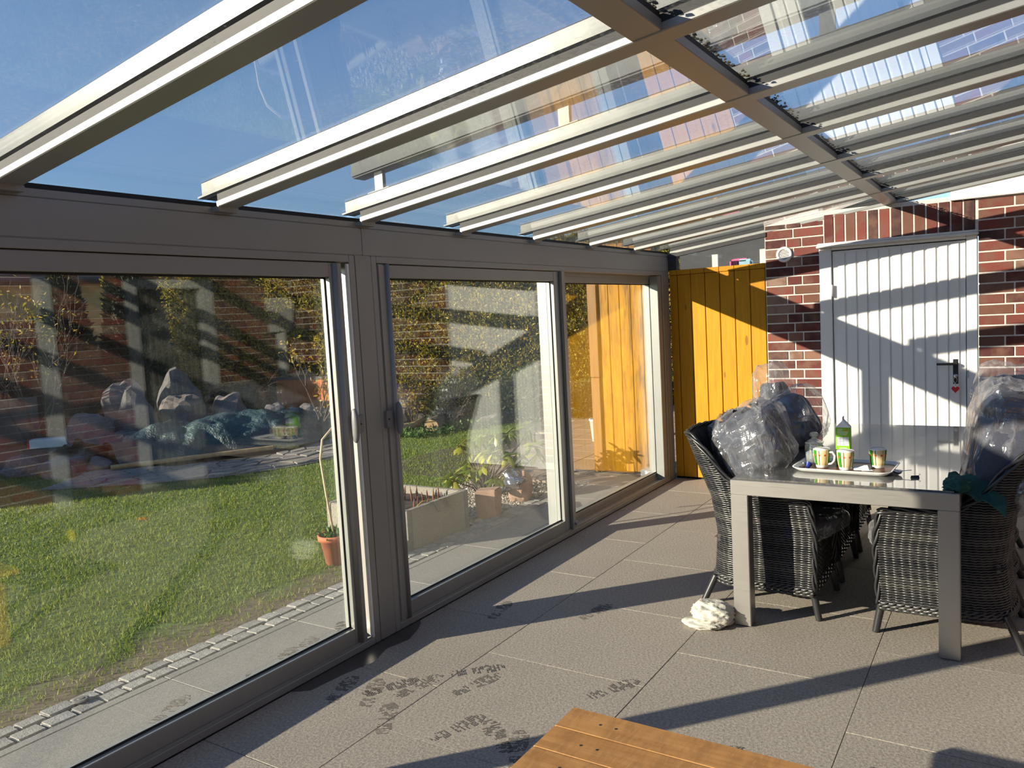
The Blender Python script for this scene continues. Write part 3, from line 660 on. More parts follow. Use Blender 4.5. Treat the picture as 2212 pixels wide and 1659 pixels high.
for i in range(34):
    x, y = rng.uniform(-w+.09, w-.09), rng.uniform(-d+.09, d-.1); hh = rng.uniform(.05, .13); lx, ly = rng.uniform(-.02, .02, 2)
    MB().tube([(x, y, h-.07), (x+lx*.5, y+ly*.5, h-.06+hh*.5), (x+lx, y+ly, h-.06+hh)], [.010, .008, .002], 6).build('sprout', 'sprout', t, True)
for a0, a1, a2 in (((-.2, -.3, .26), (-.05, -.40, .33), (.20, -.44, .27)), ((-.3, -.2, .26), (-.34, -.33, .40), (-.36, -.36, .46)), ((-.33, -.1, .26), (-.30, -.2, .42), (-.22, -.3, .5))):
    MB().tube([a0, tuple((np.array(a0)+np.array(a1))/2+np.array([0, 0, .03])), a1, a2], [.006, .006, .005, .002], 6, flat=.4).build('withered_leaf', 'dead_leaf', t, True)
me = MB().hexa([(-.10, -.09, 0), (.11, -.10, 0), (.10, .10, 0), (-.09, .09, 0), (-.12, -.08, .26), (.10, -.11, .245), (.11, .09, .235), (-.10, .10, .255)]).mesh('stone_block', 'sandstone', False, .012, 2)
tag(link('stone_block', me, None, (5.33, 3.74, -.03), (0, 0, .5)), 'upright reddish sandstone block between planter and gravel bed', 'stone')
t = thing('wrapped_rock', 'tan rock half wrapped in crumpled dark foil on the gravel bed', 'rock', (5.95, 3.80, -.02))
link('rock_body', rock(3, (.13, .11, .17), 'sandstone'), t); link('foil_sheet', rock(5, (.15, .13, .10), 'foil', 3, .5), t, (-.03, .02, .13)); link('foil_flap', rock(8, (.13, .07, .035), 'foil', 3, .6), t, (-.15, .10, .12))
# rhododendron
rh = thing('rhododendron', 'leggy rhododendron with drooping yellow-green leaves behind the planter', 'shrub', (6.0, 4.25, -.03))
lfm = MB().add([(0, 0, 0), (.35, .17, -.02), (.7, .15, -.08), (1, 0, -.16), (.7, -.15, -.08), (.35, -.17, -.02), (.35, 0, .03), (.7, 0, -.03)], [(0, 6, 1), (1, 6, 7, 2), (2, 7, 3), (0, 5, 6), (5, 4, 7, 6), (4, 3, 7)]).mesh('leaf', 'rhododendron_leaf', True)
tips = []
sb = MB()
for i in range(34):
    a = rng.uniform(0, 6.28); rr = rng.uniform(.1, .58)**.8; tx, ty, tz = rr*math.cos(a)*1.0, rr*math.sin(a)*.75, rng.uniform(.30, .72)-.25*rr
    sb.tube([(rng.uniform(-.05, .05), rng.uniform(-.05, .05), 0), (tx*.35, ty*.35, tz*.45), (tx*.8, ty*.8, tz*.8), (tx, ty, tz)], [.009, .006, .004, .003], 6); tips.append((tx, ty, tz))
for q in ((.55, -.25, .42), (.42, -.35, .34), (-.2, -.35, .25)): sb.tube([(0, 0, 0), (q[0]*.5, q[1]*.5, q[2]*.4), q], [.008, .006, .004], 6); tips.append(q)
sb.build('stems', 'twig', rh, True)
for tx, ty, tz in tips:
    for k in range(8):
        a = k*2.4+rng.uniform(-.3, .3); L_ = rng.uniform(.10, .16)
        link('leaf', lfm, rh, (tx, ty, tz+rng.uniform(-.02, .02)), (rng.uniform(-.5, .5), rng.uniform(-.35, .95), a)).scale = (L_, L_, L_)
# potted cane
t = thing('cane_pot', 'terracotta pot on the lawn with a bent beige cane arching out', 'pot', (3.86, 4.05, -.02))
MB().lathe([(.07, 0), (.10, .17), (.115, .17), (.118, .21), (.103, .21), (.098, .17), (.02, .16)], 28).build('clay_pot', 'terracotta', t, True)
MB().lathe([(.098, .18), (.01, .19)], 20).build('pot_soil', 'pot_soil', t)
MB().tube([(0, 0, .18), (-.03, .02, .5), (-.04, .04, .75), (-.01, .04, .88), (.08, .03, .95), (.2, .02, .93), (.28, 0, .80)], .008, 8).build('bent_cane', 'cane', t, True)
cards('herb_leaves', np.array([[rng.normal(0, .04), rng.normal(0, .04), .19] for _ in range(90)]), np.tile([0, 0, 1.], (90, 1)), .07, .02, 'ground_cover', t)

# ------------------------------------------------------------------ pond, path, rocks
path = struct('trim_4')
def pol(c, n, r, sq): return [(c[0]+r*(1+rng.uniform(-.18, .18))*math.cos(2*PI*k/n+.3), c[1]+r*sq*(1+rng.uniform(-.18, .18))*math.sin(2*PI*k/n+.3)) for k in range(n)]
line_ = [(4.9, 9.6), (5.45, 8.75), (6.1, 8.10), (6.9, 7.80), (7.6, 7.85), (8.3, 8.05), (8.9, 8.3)]
cum = [0]
for a, c in zip(line_, line_[1:]): cum.append(cum[-1]+math.dist(a, c))
nu, nv = 17, 5
def pp(u, v):
    s_ = u*cum[-1]; x = np.interp(s_, cum, [p[0] for p in line_]); y = np.interp(s_, cum, [p[1] for p in line_])
    x2 = np.interp(min(s_+.05, cum[-1]), cum, [p[0] for p in line_])-np.interp(max(s_-.05, 0), cum, [p[0] for p in line_]); y2 = np.interp(min(s_+.05, cum[-1]), cum, [p[1] for p in line_])-np.interp(max(s_-.05, 0), cum, [p[1] for p in line_])
    l_ = math.hypot(x2, y2); return (x-y2/l_*v*.52, y+x2/l_*v*.52)
J = [[(i+(.5*(j % 2))+rng.uniform(-.28, .28), j+rng.uniform(-.2, .2)) for i in range(nu+1)] for j in range(nv+1)]
for j in range(nv):
    for i in range(nu):
        q = [J[j][i], J[j][i+1], J[j+1][i+1], J[j+1][i]]
        cx = sum(a for a, _ in q)/4; cy = sum(b_ for _, b_ in q)/4
        q = [(cx+(a-cx)*.88, cy+(b_-cy)*.84) for a, b_ in q]
        xy = [pp(min(max(a/(nu+.5), 0), 1), (b_/nv-.5)*2) for a, b_ in q]
        h_ = rng.uniform(.0, .015)
        MB().hexa([(x, y, -.05) for x, y in xy]+[(x, y, h_) for x, y in xy]).build('flagstone', 'flagstone', path, bevel=.007, seg=1)
xy = [pp(u, -1.05) for u in np.linspace(0, 1, 14)]+[pp(u, 1.05) for u in np.linspace(1, 0, 14)]
MB().add([(x, y, -.012) for x, y in xy], [tuple(range(len(xy)))]).build('path_mortar', 'slab', path)
def tarp_fn(u, v):
    x = 5.6+u*3.2; y0_ = np.interp(x, [5.6, 6.3, 7.1, 7.9, 8.8], [9.6, 9.0, 8.55, 8.5, 8.75]); y = y0_+v*2.1
    h_ = .42*math.sin(PI*min(1, v*1.15+.04))**.7*(.6+.4*math.sin(PI*u))+.05
    h_ += .13*noise.noise(Vector((x*2.1, y*2.1, 3)))+.07*noise.noise(Vector((x*5+y*2, y*6, 9)))+.03*noise.noise(Vector((x*12, y*9, 4)))
    if v < .08: h_ *= v/.08*.8+.1
    return (x, y+.08*noise.noise(Vector((x*3, y, 7))), max(.012, h_))
t = thing('pond_cover', 'dark teal plastic tarpaulin heaped over the garden pond behind the stone path', 'tarpaulin')
MB().grid(tarp_fn, 90, 60).build('tarp_sheet', 'tarp', t, True)
MB().tube([(5.4, 9.5, .05), (6.3, 8.92, .06), (7.1, 8.50, .06)], .03, 8).build('batten', 'driftwood', t)
bl = [(6.5, 11.9, .35, .55), (7.2, 11.85, .36, .75), (7.95, 11.65, .36, .7), (8.65, 11.35, .34, .6), (9.1, 10.75, .28, .4), (9.55, 10.45, .24, .35), (8.35, 12.35, .42, .95), (7.55, 12.6, .42, .9), (9.2, 9.75, .24, .3), (9.75, 9.9, .22, .35)]
for i, (x, y, r, h_) in enumerate(bl):
    o = link('boulder', rock(20+i, (r, r*.8, h_*.7)), None, (x, y, -.04), (0, 0, i*1.3)); tag(o, 'grey boulder heaped behind the teal pond cover', 'rock', 'boulders behind the pond cover')
for i, (x, y, r) in enumerate([(5.3, 10.3, .17), (5.0, 10.0, .19), (5.5, 9.9, .14), (4.9, 10.6, .2), (5.7, 10.6, .16), (6.0, 11.0, .18)]):
    o = link('rim_stone', rock(50+i, (r*1.2, r, r*.8)), None, (x, y, -.03), (0, 0, i)); tag(o, 'low reddish rim stone at the left end of the pond', 'rock', 'rim stones left of the pond')
for i, (x, y, r) in enumerate([(9.05, 9.0, .17), (9.1, 8.55, .15), (9.5, 9.25, .17), (9.6, 8.8, .15)]):
    o = link('edge_stone', rock(60+i, (r*1.2, r, r*.7)), None, (x, y, -.03), (0, 0, i)); tag(o, 'brown edge stone at the right end of the pond cover', 'rock', 'edge stones right of the pond')
t = thing('cable_box', 'white box with red ends on the shaded ground far left', 'box', (6.5, 13.0, -.02), (0, 0, -.75)); MB().box(-.32, .32, -.12, .12, 0, .14).build('box_body', 'white_plastic', t, bevel=.01); MB().box(-.345, -.318, -.125, .125, -.0, .145).box(.318, .345, -.125, .125, 0, .145).build('red_end', 'red_plastic', t, bevel=.004)
# orange fence panel
t = thing('garden_fence', 'sunlit orange timber fence panel with a metal top cap behind the pond', 'fence', (10.25, 11.25, 0), (0, 0, math.atan2(-1.19, .2)))
for i in range(13): MB().box(-.66+i*.102, -.66+i*.102+.098, -.012, .012, 0, .70).build('fence_board', 'fence_wood', t)
MB().box(-.70, .70, -.03, .03, .70, .75).build('top_cap', 'aluminium_outer', t); MB().box(-.70, -.655, -.03, .03, 0, .70).build('end_post', 'aluminium_outer', t); MB().box(.665, .72, -.03, .03, 0, .70).build('end_post', 'fence_wood', t)
# small shrubs, trees
def twigs(seed, n, h, spread, r0=.012, up=.5):
    rs = np.random.default_rng(seed); mb = MB(); tips = []
    def br(p, d, l, r, depth):
        q = p+d*l*.5+Vector(rs.normal(0, .06*l, 3)); e = p+d*l+Vector(rs.normal(0, .1*l, 3)); mb.tube([p, q, e], [r, r*.8, r*.55], 5, False); tips.append(e); tips.append(q)
        if depth > 0:
            for k in range(3 if depth > 1 else 2):
                nd = (d+Vector(rs.normal(0, spread, 3))+Vector((0, 0, up*.3))).normalized(); br(e if k else q, nd, l*rs.uniform(.55, .8), r*.6, depth-1)
    for k in range(n): br(Vector((rs.normal(0, .05), rs.normal(0, .05), 0)), (Vector((rs.normal(0, spread), rs.normal(0, spread), 1))).normalized(), h*.38, r0, 3)
    return mb, tips
def shrub(name, loc, seed, n, h, spread, leaf, nl, L_, Wd, label, cat='shrub', up=.5, r0=.012):
    t = thing(name, label, cat, loc); mb, tips = twigs(seed, n, h, spread, r0, up); mb.build('branches', 'twig', t)
    if leaf:
        T = np.array([tuple(p) for p in tips]); P_ = T[rng.integers(len(T), size=nl)]+rng.normal(0, .03, (nl, 3)); cards('leaves', P_, np.tile([0, 0, -.2], (nl, 1)), L_, Wd, leaf, t, 'leaf', 1)
    return t
shrub('dwarf_maple', (9.15, 11.75, .0), 3, 3, 1.1, .45, None, 0, 0, 0, 'small bare spreading maple in front of the dark wall by the orange fence', 'tree', .1)
shrub('fruit_shrub', (8.35, 8.9, 0), 5, 3, 1.75, .35, 'yellow_leaf', 420, .075, .03, 'yellow-leaved shrub just left of the centre post', 'shrub', .6, .016)
shrub('yellow_plant', (9.55, 8.0, -.03), 8, 4, .85, .35, 'yellow_leaf', 240, .06, .022, 'small plant with bright yellow leaves beside the driftwood', 'plant')
shrub('dry_perennial', (9.9, 7.5, -.03), 9, 7, .8, .25, 'silver_leaf', 90, .03, .015, 'dried grey seed-head perennial behind the log', 'plant')
shrub('bare_shrub', (5.0, 12.5, 0), 12, 6, 3.0, .25, 'yellow_leaf', 380, .08, .025, 'tall bare shrub with a few yellow leaves at the far left', 'shrub', .6, .014)
shrub('bare_shrub', (6.4, 13.4, 0), 13, 6, 2.8, .25, 'yellow_leaf', 260, .08, .025, 'tall thin shrub with yellow leaves in front of the ochre house', 'shrub', .6, .014)
shrub('wiry_shrub', (10.6, 6.3, -.03), 15, 8, 1.0, .5, 'bush_leaf', 200, .03, .014, 'wiry low shrub at the foot of the sunlit hedge', 'shrub')
t = thing('driftwood', 'pale curved driftwood lying at the lawn edge', 'wood', (8.95, 7.85, 0.0)); MB().tube([(-.35, .25, .03), (-.1, .05, .06), (.2, -.12, .08), (.42, -.15, .15)], [.05, .075, .06, .025], 9).build('trunk_piece', 'driftwood', t, True); MB().tube([(.15, -.1, .08), (.3, .0, .10), (.42, .1, .07)], [.03, .022, .01], 7).build('side_branch', 'driftwood', t, True)
t = thing('tree_stump', 'short dark log end standing at the edge of the lawn', 'log', (9.35, 7.45, -.02), (0, 0, .4)); MB().tube([(-.22, 0, .11), (.22, 0, .11)], .12, 14).build('log_body', 'bark', t, True); MB().tube([(-.226, 0, .11), (-.218, 0, .11)], .095, 14).build('cut_face', 'driftwood', t)
for i, (x, y, L_) in enumerate([(10.3, 6.9, .7), (11.0, 6.5, .8), (11.3, 7.2, .5), (10.0, 7.9, .4)]):
    o = link('edging_stone', rock(80+i, (L_*.5, .12, .12)), None, (x, y, -.03), (0, 0, -.3)); tag(o, 'long low edging stone in the bed before the sunlit hedge', 'rock', 'low stones before the hedge')
o = link('upright_stone', rock(90, (.3, .25, .4)), None, (9.9, 8.6, -.03)); tag(o, 'rounded grey rock beside the yellow plant', 'rock')
# ground cover belt and low bushes at the hedge foot
def in_tri(n, x0, x1, y0, y1): return np.stack([rng.uniform(x0, x1, n), rng.uniform(y0, y1, n), np.full(n, -.02)], 1)
P_ = in_tri(9000, 8.6, 12, 5.8, 7.9); P_ = P_[(P_[:, 1] > 7.35-.16*(P_[:, 0]-9.2)) ] if False else P_
P_[:, 2] += np.abs(rng.normal(0, .05, len(P_)))
P_ = P_[P_[:, 1] > 6.95-.25*(P_[:, 0]-9.6)]
o = cards('ground_cover', P_, np.tile([0, 0, 1.], (len(P_), 1)), .05, .035, 'ground_cover', None, 'leaf', 1.2); o['kind'] = 'stuff'
def bush(name, loc, dims, n, L_, Wd, mat, label, cat='bush', group=None, core=True):
    t = thing(name, label, cat, loc, None, group)
    d = rng.normal(0, 1, (n, 3)); d /= np.linalg.norm(d, axis=1)[:, None]; d[:, 2] = np.abs(d[:, 2])
    lump = np.array([1+.22*noise.noise(Vector(tuple(q*2.3))+Vector(loc)) for q in d]); rr = rng.uniform(.82, 1.03, n)*lump
    P_ = d*rr[:, None]*np.array(dims); P_[:, 2] = np.maximum(P_[:, 2], .0)
    cards('foliage', P_, d, L_, Wd, mat, t, 'leaf', .8)
    if core:
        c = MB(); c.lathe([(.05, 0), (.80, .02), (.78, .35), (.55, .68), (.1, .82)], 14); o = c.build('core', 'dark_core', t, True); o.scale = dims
    return t
bush('low_bush', (10.5, 7.85, -.03), (.6, .5, .7), 3500, .07, .03, 'bush_leaf', 'low dark bush beneath the sunlit hedge nearest the centre post')
bush('low_bush', (11.0, 6.85, -.03), (.7, .55, .85), 4000, .07, .03, 'bush_leaf', 'low dark bush beneath the middle of the sunlit hedge')
bush('low_bush', (11.5, 5.7, -.03), (.6, .5, .6), 3000, .07, .03, 'bush_leaf', 'low dark bush beneath the sunlit hedge seen through the door reflection')
bush('silver_plant', (9.75, 7.65, -.03), (.22, .22, .28), 500, .07, .03, 'silver_leaf', 'silver-leaved tuft beside the log', 'plant')
def hedge(name, a, b_, h, depth, n, L_, Wd, mat, label, top_var=.12):
    a, b_ = Vector(a), Vector(b_); d = (b_-a); Ln = d.length; d.normalize(); nrm = Vector((d.y, -d.x, 0))
    t = thing(name, label, 'hedge', a)
    u = rng.random(n)*Ln; side = rng.random(n); zt = rng.random(n)
    P_ = np.zeros((n, 3)); Nn = np.zeros((n, 3))
    bump_ = np.array([noise.noise(Vector((q*1.7, z*2.6, 5)))*.13+noise.noise(Vector((q*5, z*7, 9)))*.06 for q, z in zip(u, zt*h)])
    front = side < .72; top = side >= .72
    off = np.where(front, depth/2+bump_+rng.uniform(-.06, .03, n), rng.uniform(-.5, .5, n)*depth)
    zz = np.where(front, zt*h, h*(1+.04*np.sin(u*2.1))+bump_*.7+rng.uniform(-.05, .06, n))
    for i_, v in enumerate((d, nrm)): pass
    P_[:, 0] = u*d.x+off*nrm.x; P_[:, 1] = u*d.y+off*nrm.y; P_[:, 2] = zz
    Nn[:] = np.where(front[:, None], np.array([nrm.x, nrm.y, .45])[None], np.array([0, 0, 1.])[None])
    cards('foliage', P_, Nn, L_, Wd, mat, t, 'leaf', .55)
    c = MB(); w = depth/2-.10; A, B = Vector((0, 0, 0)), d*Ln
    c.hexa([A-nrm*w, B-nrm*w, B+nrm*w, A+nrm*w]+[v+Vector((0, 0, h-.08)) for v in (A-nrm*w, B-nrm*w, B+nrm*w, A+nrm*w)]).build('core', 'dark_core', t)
    return t
hedge('thuja_hedge', (9.4, 15.6, 0), (13.7, 3.3, 0), 2.85, .9, 85000, .075, .028, 'hedge_leaf', 'tall sunlit yellow-green thuja hedge across the back of the garden')
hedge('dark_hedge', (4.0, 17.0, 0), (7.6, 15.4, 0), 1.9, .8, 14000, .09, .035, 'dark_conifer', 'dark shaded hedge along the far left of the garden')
hedge('added_shade_hedge', (-1.6, 13.4, 0), (3.6, 19.4, 0), 2.65, 1.0, 9000, .14, .06, 'dark_conifer', 'tall unseen hedge added left of the view to shade the garden')  # added out of view as a sun blocker, shades the far left garden
def conifer(loc, h, r, n, label):
    t = thing('cypress', label, 'tree', loc)
    z = rng.random(n)**1.2; a = rng.uniform(0, 2*PI, n); rr = r*(1-z)**.75*(1+.15*np.sin(a*5+z*9))*rng.uniform(.85, 1.05, n)+.05
    P_ = np.stack([rr*np.cos(a), rr*np.sin(a), z*h+.1], 1); Nn = np.stack([np.cos(a), np.sin(a), np.full(n, .9)], 1)
    cards('foliage', P_, Nn, .13, .05, 'dark_conifer', t, 'leaf', .4)
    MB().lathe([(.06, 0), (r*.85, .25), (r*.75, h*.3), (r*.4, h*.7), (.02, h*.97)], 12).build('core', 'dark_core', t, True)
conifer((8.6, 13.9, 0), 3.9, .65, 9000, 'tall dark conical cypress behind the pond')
conifer((7.4, 14.0, 0), 3.0, .5, 5000, 'shorter dark cypress to the left of the tall cypress')
t = thing('garden_wall', 'low dark concrete wall in the shade at the far left', 'wall', (5.2, 14.3, 0), (0, 0, -.35))
for i in range(3): MB().box(-1.1+i*.9, -1.1+i*.9+.88, 0, .12, 0, .75).build('wall_panel', 'concrete_wall', t, bevel=.008, seg=1)
# neighbour's house and car-port
t = thing('neighbour_house', 'ochre rendered neighbouring house with dark eaves at the far left', 'house', (13, 21, 0), (0, 0, -.45))
MB().box(-4, 3.2, 0, 5, 0, 3.3).build('house_walls', 'house_plaster', t); MB().hexa([(-4.4, -.5, 3.2), (3.6, -.5, 3.2), (3.6, 5, 3.2), (-4.4, 5, 3.2), (-4.4, -.5, 3.45), (3.6, -.5, 3.45), (3.2, 4.9, 5.8), (-4, 4.9, 5.8)]).build('roof', 'roof_dark', t)
MB().tube([(-4.4, -.55, 3.3), (3.7, -.55, 3.3)], .08, 8).build('gutter', 'roof_dark', t); MB().tube([(2.6, -.5, 3.3), (2.6, -.12, 3.0), (2.6, -.12, 0)], .06, 8).build('downpipe', 'roof_dark', t)
wf_ = MB().box(1.6, 2.4, -.05, .02, 1.0, 2.6).build('window_frame', 'white_plastic', t); MB().box(1.7, 2.3, -.06, -.045, 1.1, 2.5).build('window_pane', 'blue_paper', wf_)
t = thing('car_port', 'white metal carport frame with a grey roof at the far left edge', 'carport', (6.8, 20.0, 0), (0, 0, -.4))
for x in (-3.0, .6):
    for y in (0, 2.6): MB().box(x-.06, x+.06, y-.06, y+.06, 0, 2.75).build('port_post', 'white_plastic', t)
MB().box(-3.2, .8, -.1, .1, 2.75, 2.95).build('front_beam', 'white_plastic', t); MB().box(-3.3, .9, -.2, 2.9, 2.95, 3.03).build('port_roof', 'roof_dark', t)

# ------------------------------------------------------------------ dining table
TX0, TX1, TY0, TY1, TZ = 3.885, 5.90, .205, 1.220, .765
tb = thing('dining_table', 'rectangular garden table with brushed steel frame and dark stone top', 'table', ((TX0+TX1)/2, (TY0+TY1)/2, 0))
cx, cy = (TX0+TX1)/2, (TY0+TY1)/2; hx, hy = (TX1-TX0)/2, (TY1-TY0)/2; fwid = .086
def mitre(mb, a, b_, c, d, z0, z1): mb.hexa([(*a, z0), (*b_, z0), (*c, z0), (*d, z0), (*a, z1), (*b_, z1), (*c, z1), (*d, z1)])
for nm, q in (('end_rail', [(-hx, -hy), (-hx, hy), (-hx+fwid, hy-fwid), (-hx+fwid, -hy+fwid)]), ('end_rail', [(hx, hy), (hx, -hy), (hx-fwid, -hy+fwid), (hx-fwid, hy-fwid)]), ('side_rail', [(-hx, hy), (hx, hy), (hx-fwid, hy-fwid), (-hx+fwid, hy-fwid)]), ('side_rail', [(hx, -hy), (-hx, -hy), (-hx+fwid, -hy+fwid), (hx-fwid, -hy+fwid)])):
    mb = MB(); mitre(mb, *q, .685, TZ-.004); mb.build(nm, 'brushed_steel', tb, bevel=.002, seg=1)
for sx_ in (-1, 1):
    for sy_ in (-1, 1):
        x0 = sx_*hx; y0 = sy_*hy; xx = sorted((x0, x0-sx_*fwid)); yy = sorted((y0, y0-sy_*fwid))
        lg = MB()
        x_0, x_1, y_0, y_1 = xx[0], xx[1], yy[0], yy[1]
        lg.box(x_0, x_1, y_0, y_1, 0.004, .6845); lo_ = lg.build('leg', 'brushed_steel', tb, bevel=.003, seg=2); MB().box(x_0+.008, x_1-.008, y_0+.008, y_1-.008, 0, .004).build('foot_pad', 'black_rubber', lo_)
MB().box(-hx+.022, hx-.022, -hy+.022, hy-.022, TZ-.004, TZ+.004).build('table_top', 'table_stone', tb, bevel=.002, seg=1)

# ------------------------------------------------------------------ wicker chair
def ub(z): return float(np.interp(z, [.12, .40, .60, .75, .96], [-.215, -.19, -.215, -.275, -.355]))
def hw(z): return float(np.interp(z, [.12, .40, .62, .80, .96], [.262, .272, .285, .292, .288]))
UF = .355
def uf(z): return float(np.interp(z, [.12, .45, .63], [.335, .350, .325]))
def plan(z, n):
    """points along the U (left front -> back -> right front), local x = across, y = forward"""
    w, bk, fr_ = hw(z), ub(z), uf(z); r = .15; pts = []
    for k in range(60): pts.append((-w, fr_+(bk+r-fr_)*k/60))
    for k in range(30): a = PI+PI/2*k/30; pts.append((-w+r+r*math.cos(a), bk+r+r*math.sin(a)))
    for k in range(60): pts.append((-w+r+(2*w-2*r)*k/60, bk+.015*math.sin(PI*k/60)*-1))
    for k in range(30): a = 1.5*PI+PI/2*k/30; pts.append((w-r+r*math.cos(a), bk+r+r*math.sin(a)))
    for k in range(61): pts.append((w, bk+r+(fr_-bk-r)*k/60))
    p = np.array(pts); s_ = np.r_[0, np.cumsum(np.linalg.norm(np.diff(p, axis=0), axis=1))]; q = np.linspace(0, s_[-1], n)
    return np.stack([np.interp(q, s_, p[:, 0]), np.interp(q, s_, p[:, 1])], 1)
NP = 168
U = np.linspace(0, 1, NP)
def topz():
    p = plan(.63, NP); t_ = np.interp(p[:, 1], [-.30, -.20, -.14, -.08, 0, .30, .36], [.965, .945, .86, .73, .655, .625, .60]); return t_
TOPZ = topz()
ch0 = thing('wicker_chair', 'placeholder', 'chair')
def strand(mb, pts, nrm, th, hh):
    n_ = len(pts); vs = []
    for i in range(n_):
        p, q = pts[i], nrm[i]
        vs += [(p[0]+q[0]*th, p[1]+q[1]*th, p[2]), (p[0], p[1], p[2]+hh), (p[0]-q[0]*th, p[1]-q[1]*th, p[2]), (p[0], p[1], p[2]-hh)]
    fs = [(i*4+k, i*4+(k+1) % 4, (i+1)*4+(k+1) % 4, (i+1)*4+k) for i in range(n_-1) for k in range(4)]+[(3, 2, 1, 0), tuple((n_-1)*4+k for k in range(4))]
    mb.add(vs, fs)
wv = MB(); z = .175; row = 0; stk = 42
while z < .955:
    p = plan(z, NP); tg = np.gradient(p, axis=0); tg /= np.linalg.norm(tg, axis=1)[:, None]; nr = np.stack([-tg[:, 1], tg[:, 0]], 1)
    wave = .0062*(np.abs(np.sin(PI*U*stk))**.45)*-1+.004*np.sin(PI*U*stk*.5+row*PI)*0; q = p+nr*wave[:, None]; ok = TOPZ > z+.006
    run = []
    for i in range(NP+1):
        if i < NP and ok[i]: run.append(i)
        elif run:
            if len(run) > 3: strand(wv, [(q[k, 0], q[k, 1], z+.0015*math.sin(k*1.7+row)) for k in run], [nr[k] for k in run], .0028, .0058)
            run = []
    z += .0122; row += 1
# front panel below the seat
z = .175
while z < .40:
    xs_ = np.linspace(-.25, .25, 50); strand(wv, [(x, .325+.005*math.sin(PI*k/2.1+(row % 2)*PI), z) for k, x in enumerate(xs_)], [(0, 1)]*50, .0028, .0058); z += .0122; row += 1
wv.build('weave', 'wicker', ch0, True)
lin = MB(); cols = list(range(0, NP, 2)); nz_ = 12; vs_ = []
for i in cols:
    for k in range(nz_): z_ = .15+(TOPZ[i]-.15)*k/(nz_-1); x_, y_ = plan(z_, NP)[i]; vs_.append((x_*.994, y_, z_))
lin.add(vs_, [(a*nz_+k, (a+1)*nz_+k, (a+1)*nz_+k+1, a*nz_+k+1) for a in range(len(cols)-1) for k in range(nz_-1)]); lin.build('woven_lining', 'wicker_dark', ch0, True)
stb = MB()
for k in range(stk+1):
    u = k/stk; i = min(NP-1, int(round(u*(NP-1)))); zs = np.arange(.15, TOPZ[i], .06)
    if len(zs) < 2: continue
    for dd_ in (-.0045, .0045):
        u2 = min(1, max(0, u+dd_/1.0)); fj = u2*(NP-1); j0 = int(fj); j1 = min(NP-1, j0+1); fr3 = fj-j0
        pts = [(*(plan(z_, NP)[j0]*(1-fr3)+plan(z_, NP)[j1]*fr3), z_) for z_ in zs]; stb.tube([(x, y, z_) for x, y, z_ in pts], .0036, 5, False)
stb.build('stakes', 'wicker', ch0)
rim = MB()
crv = [(*plan(min(TOPZ[i], .96), NP)[i], TOPZ[i]) for i in range(0, NP, 2)]
fl = [(-hw(z_), uf(z_), z_) for z_ in np.linspace(.15, .60, 20)]; fr2 = [(hw(z_), uf(z_), z_) for z_ in np.linspace(.60, .15, 20)]
allc = fl+crv+fr2
for ph in (0, 2.1, 4.2):
    rim.tube([(x+.009*math.cos(ph+k*.55), y+.009*math.sin(ph+k*.55), z_+.009*math.sin(ph+k*.55+.8)) for k, (x, y, z_) in enumerate(allc)], .0075, 6)
rim.build('braided_rim', 'wicker_black', ch0, True)
bd = MB()
for row in range(3):
    for ph in (0, PI):
        p = plan(.15, NP); tg = np.gradient(p, axis=0); tg /= np.linalg.norm(tg, axis=1)[:, None]; nr = np.stack([-tg[:, 1], tg[:, 0]], 1)
        q = p-nr*(.006+.006*np.sin(PI*U*stk+ph+row))[:, None]; bd.tube([(q[k, 0], q[k, 1], .132+row*.017+.005*math.sin(PI*U[k]*stk+ph)) for k in range(0, NP, 1)], .0065, 5)
    bd.tube([(x, .335+.006*math.sin(x*80+row), .132+row*.017) for x in np.linspace(-.26, .26, 40)], .0075, 5)
bd.build('base_band', 'wicker', ch0, True)
MB().box(-.25, .25, -.19, .33, .36, .40).build('seat', 'wicker', ch0, bevel=.02)
def wleg(a, b_):
    a, b_ = Vector(a), Vector(b_); n_ = 36; return MB().tube([a.lerp(b_, k/n_) for k in range(n_+1)], [(.021-.003*k/n_)*(1 if k % 2 else .86) for k in range(n_+1)], 10)
for s_ in (-1, 1):
    wleg((s_*.235, .325, .16), (s_*.245, .355, 0)).build('leg', 'wicker_black', ch0, True); wleg((s_*.215, -.19, .16), (s_*.245, -.26, 0)).build('leg', 'wicker_black', ch0, True)
place = [(4.36, 1.205, PI, 'dark wicker armchair nearest the camera on the window side of the table'), (5.00, 1.205, PI, 'dark wicker armchair in the middle of the window side of the table'), (5.64, 1.205, PI, 'dark wicker armchair nearest the white door on the window side of the table'),
         (4.33, .225, 0, 'dark wicker armchair nearest the camera on the right side of the table'), (4.97, .225, 0, 'dark wicker armchair in the middle of the right side of the table'), (5.61, .225, 0, 'dark wicker armchair nearest the white door on the right side of the table')]
for i, (x, y, rz, lab) in enumerate(place):
    c = ch0 if i == 0 else copy_tree(ch0); c.location = (x, y, 0); c.rotation_euler = (0, 0, rz); tag(c, lab, 'chair', 'wicker armchairs round the table')

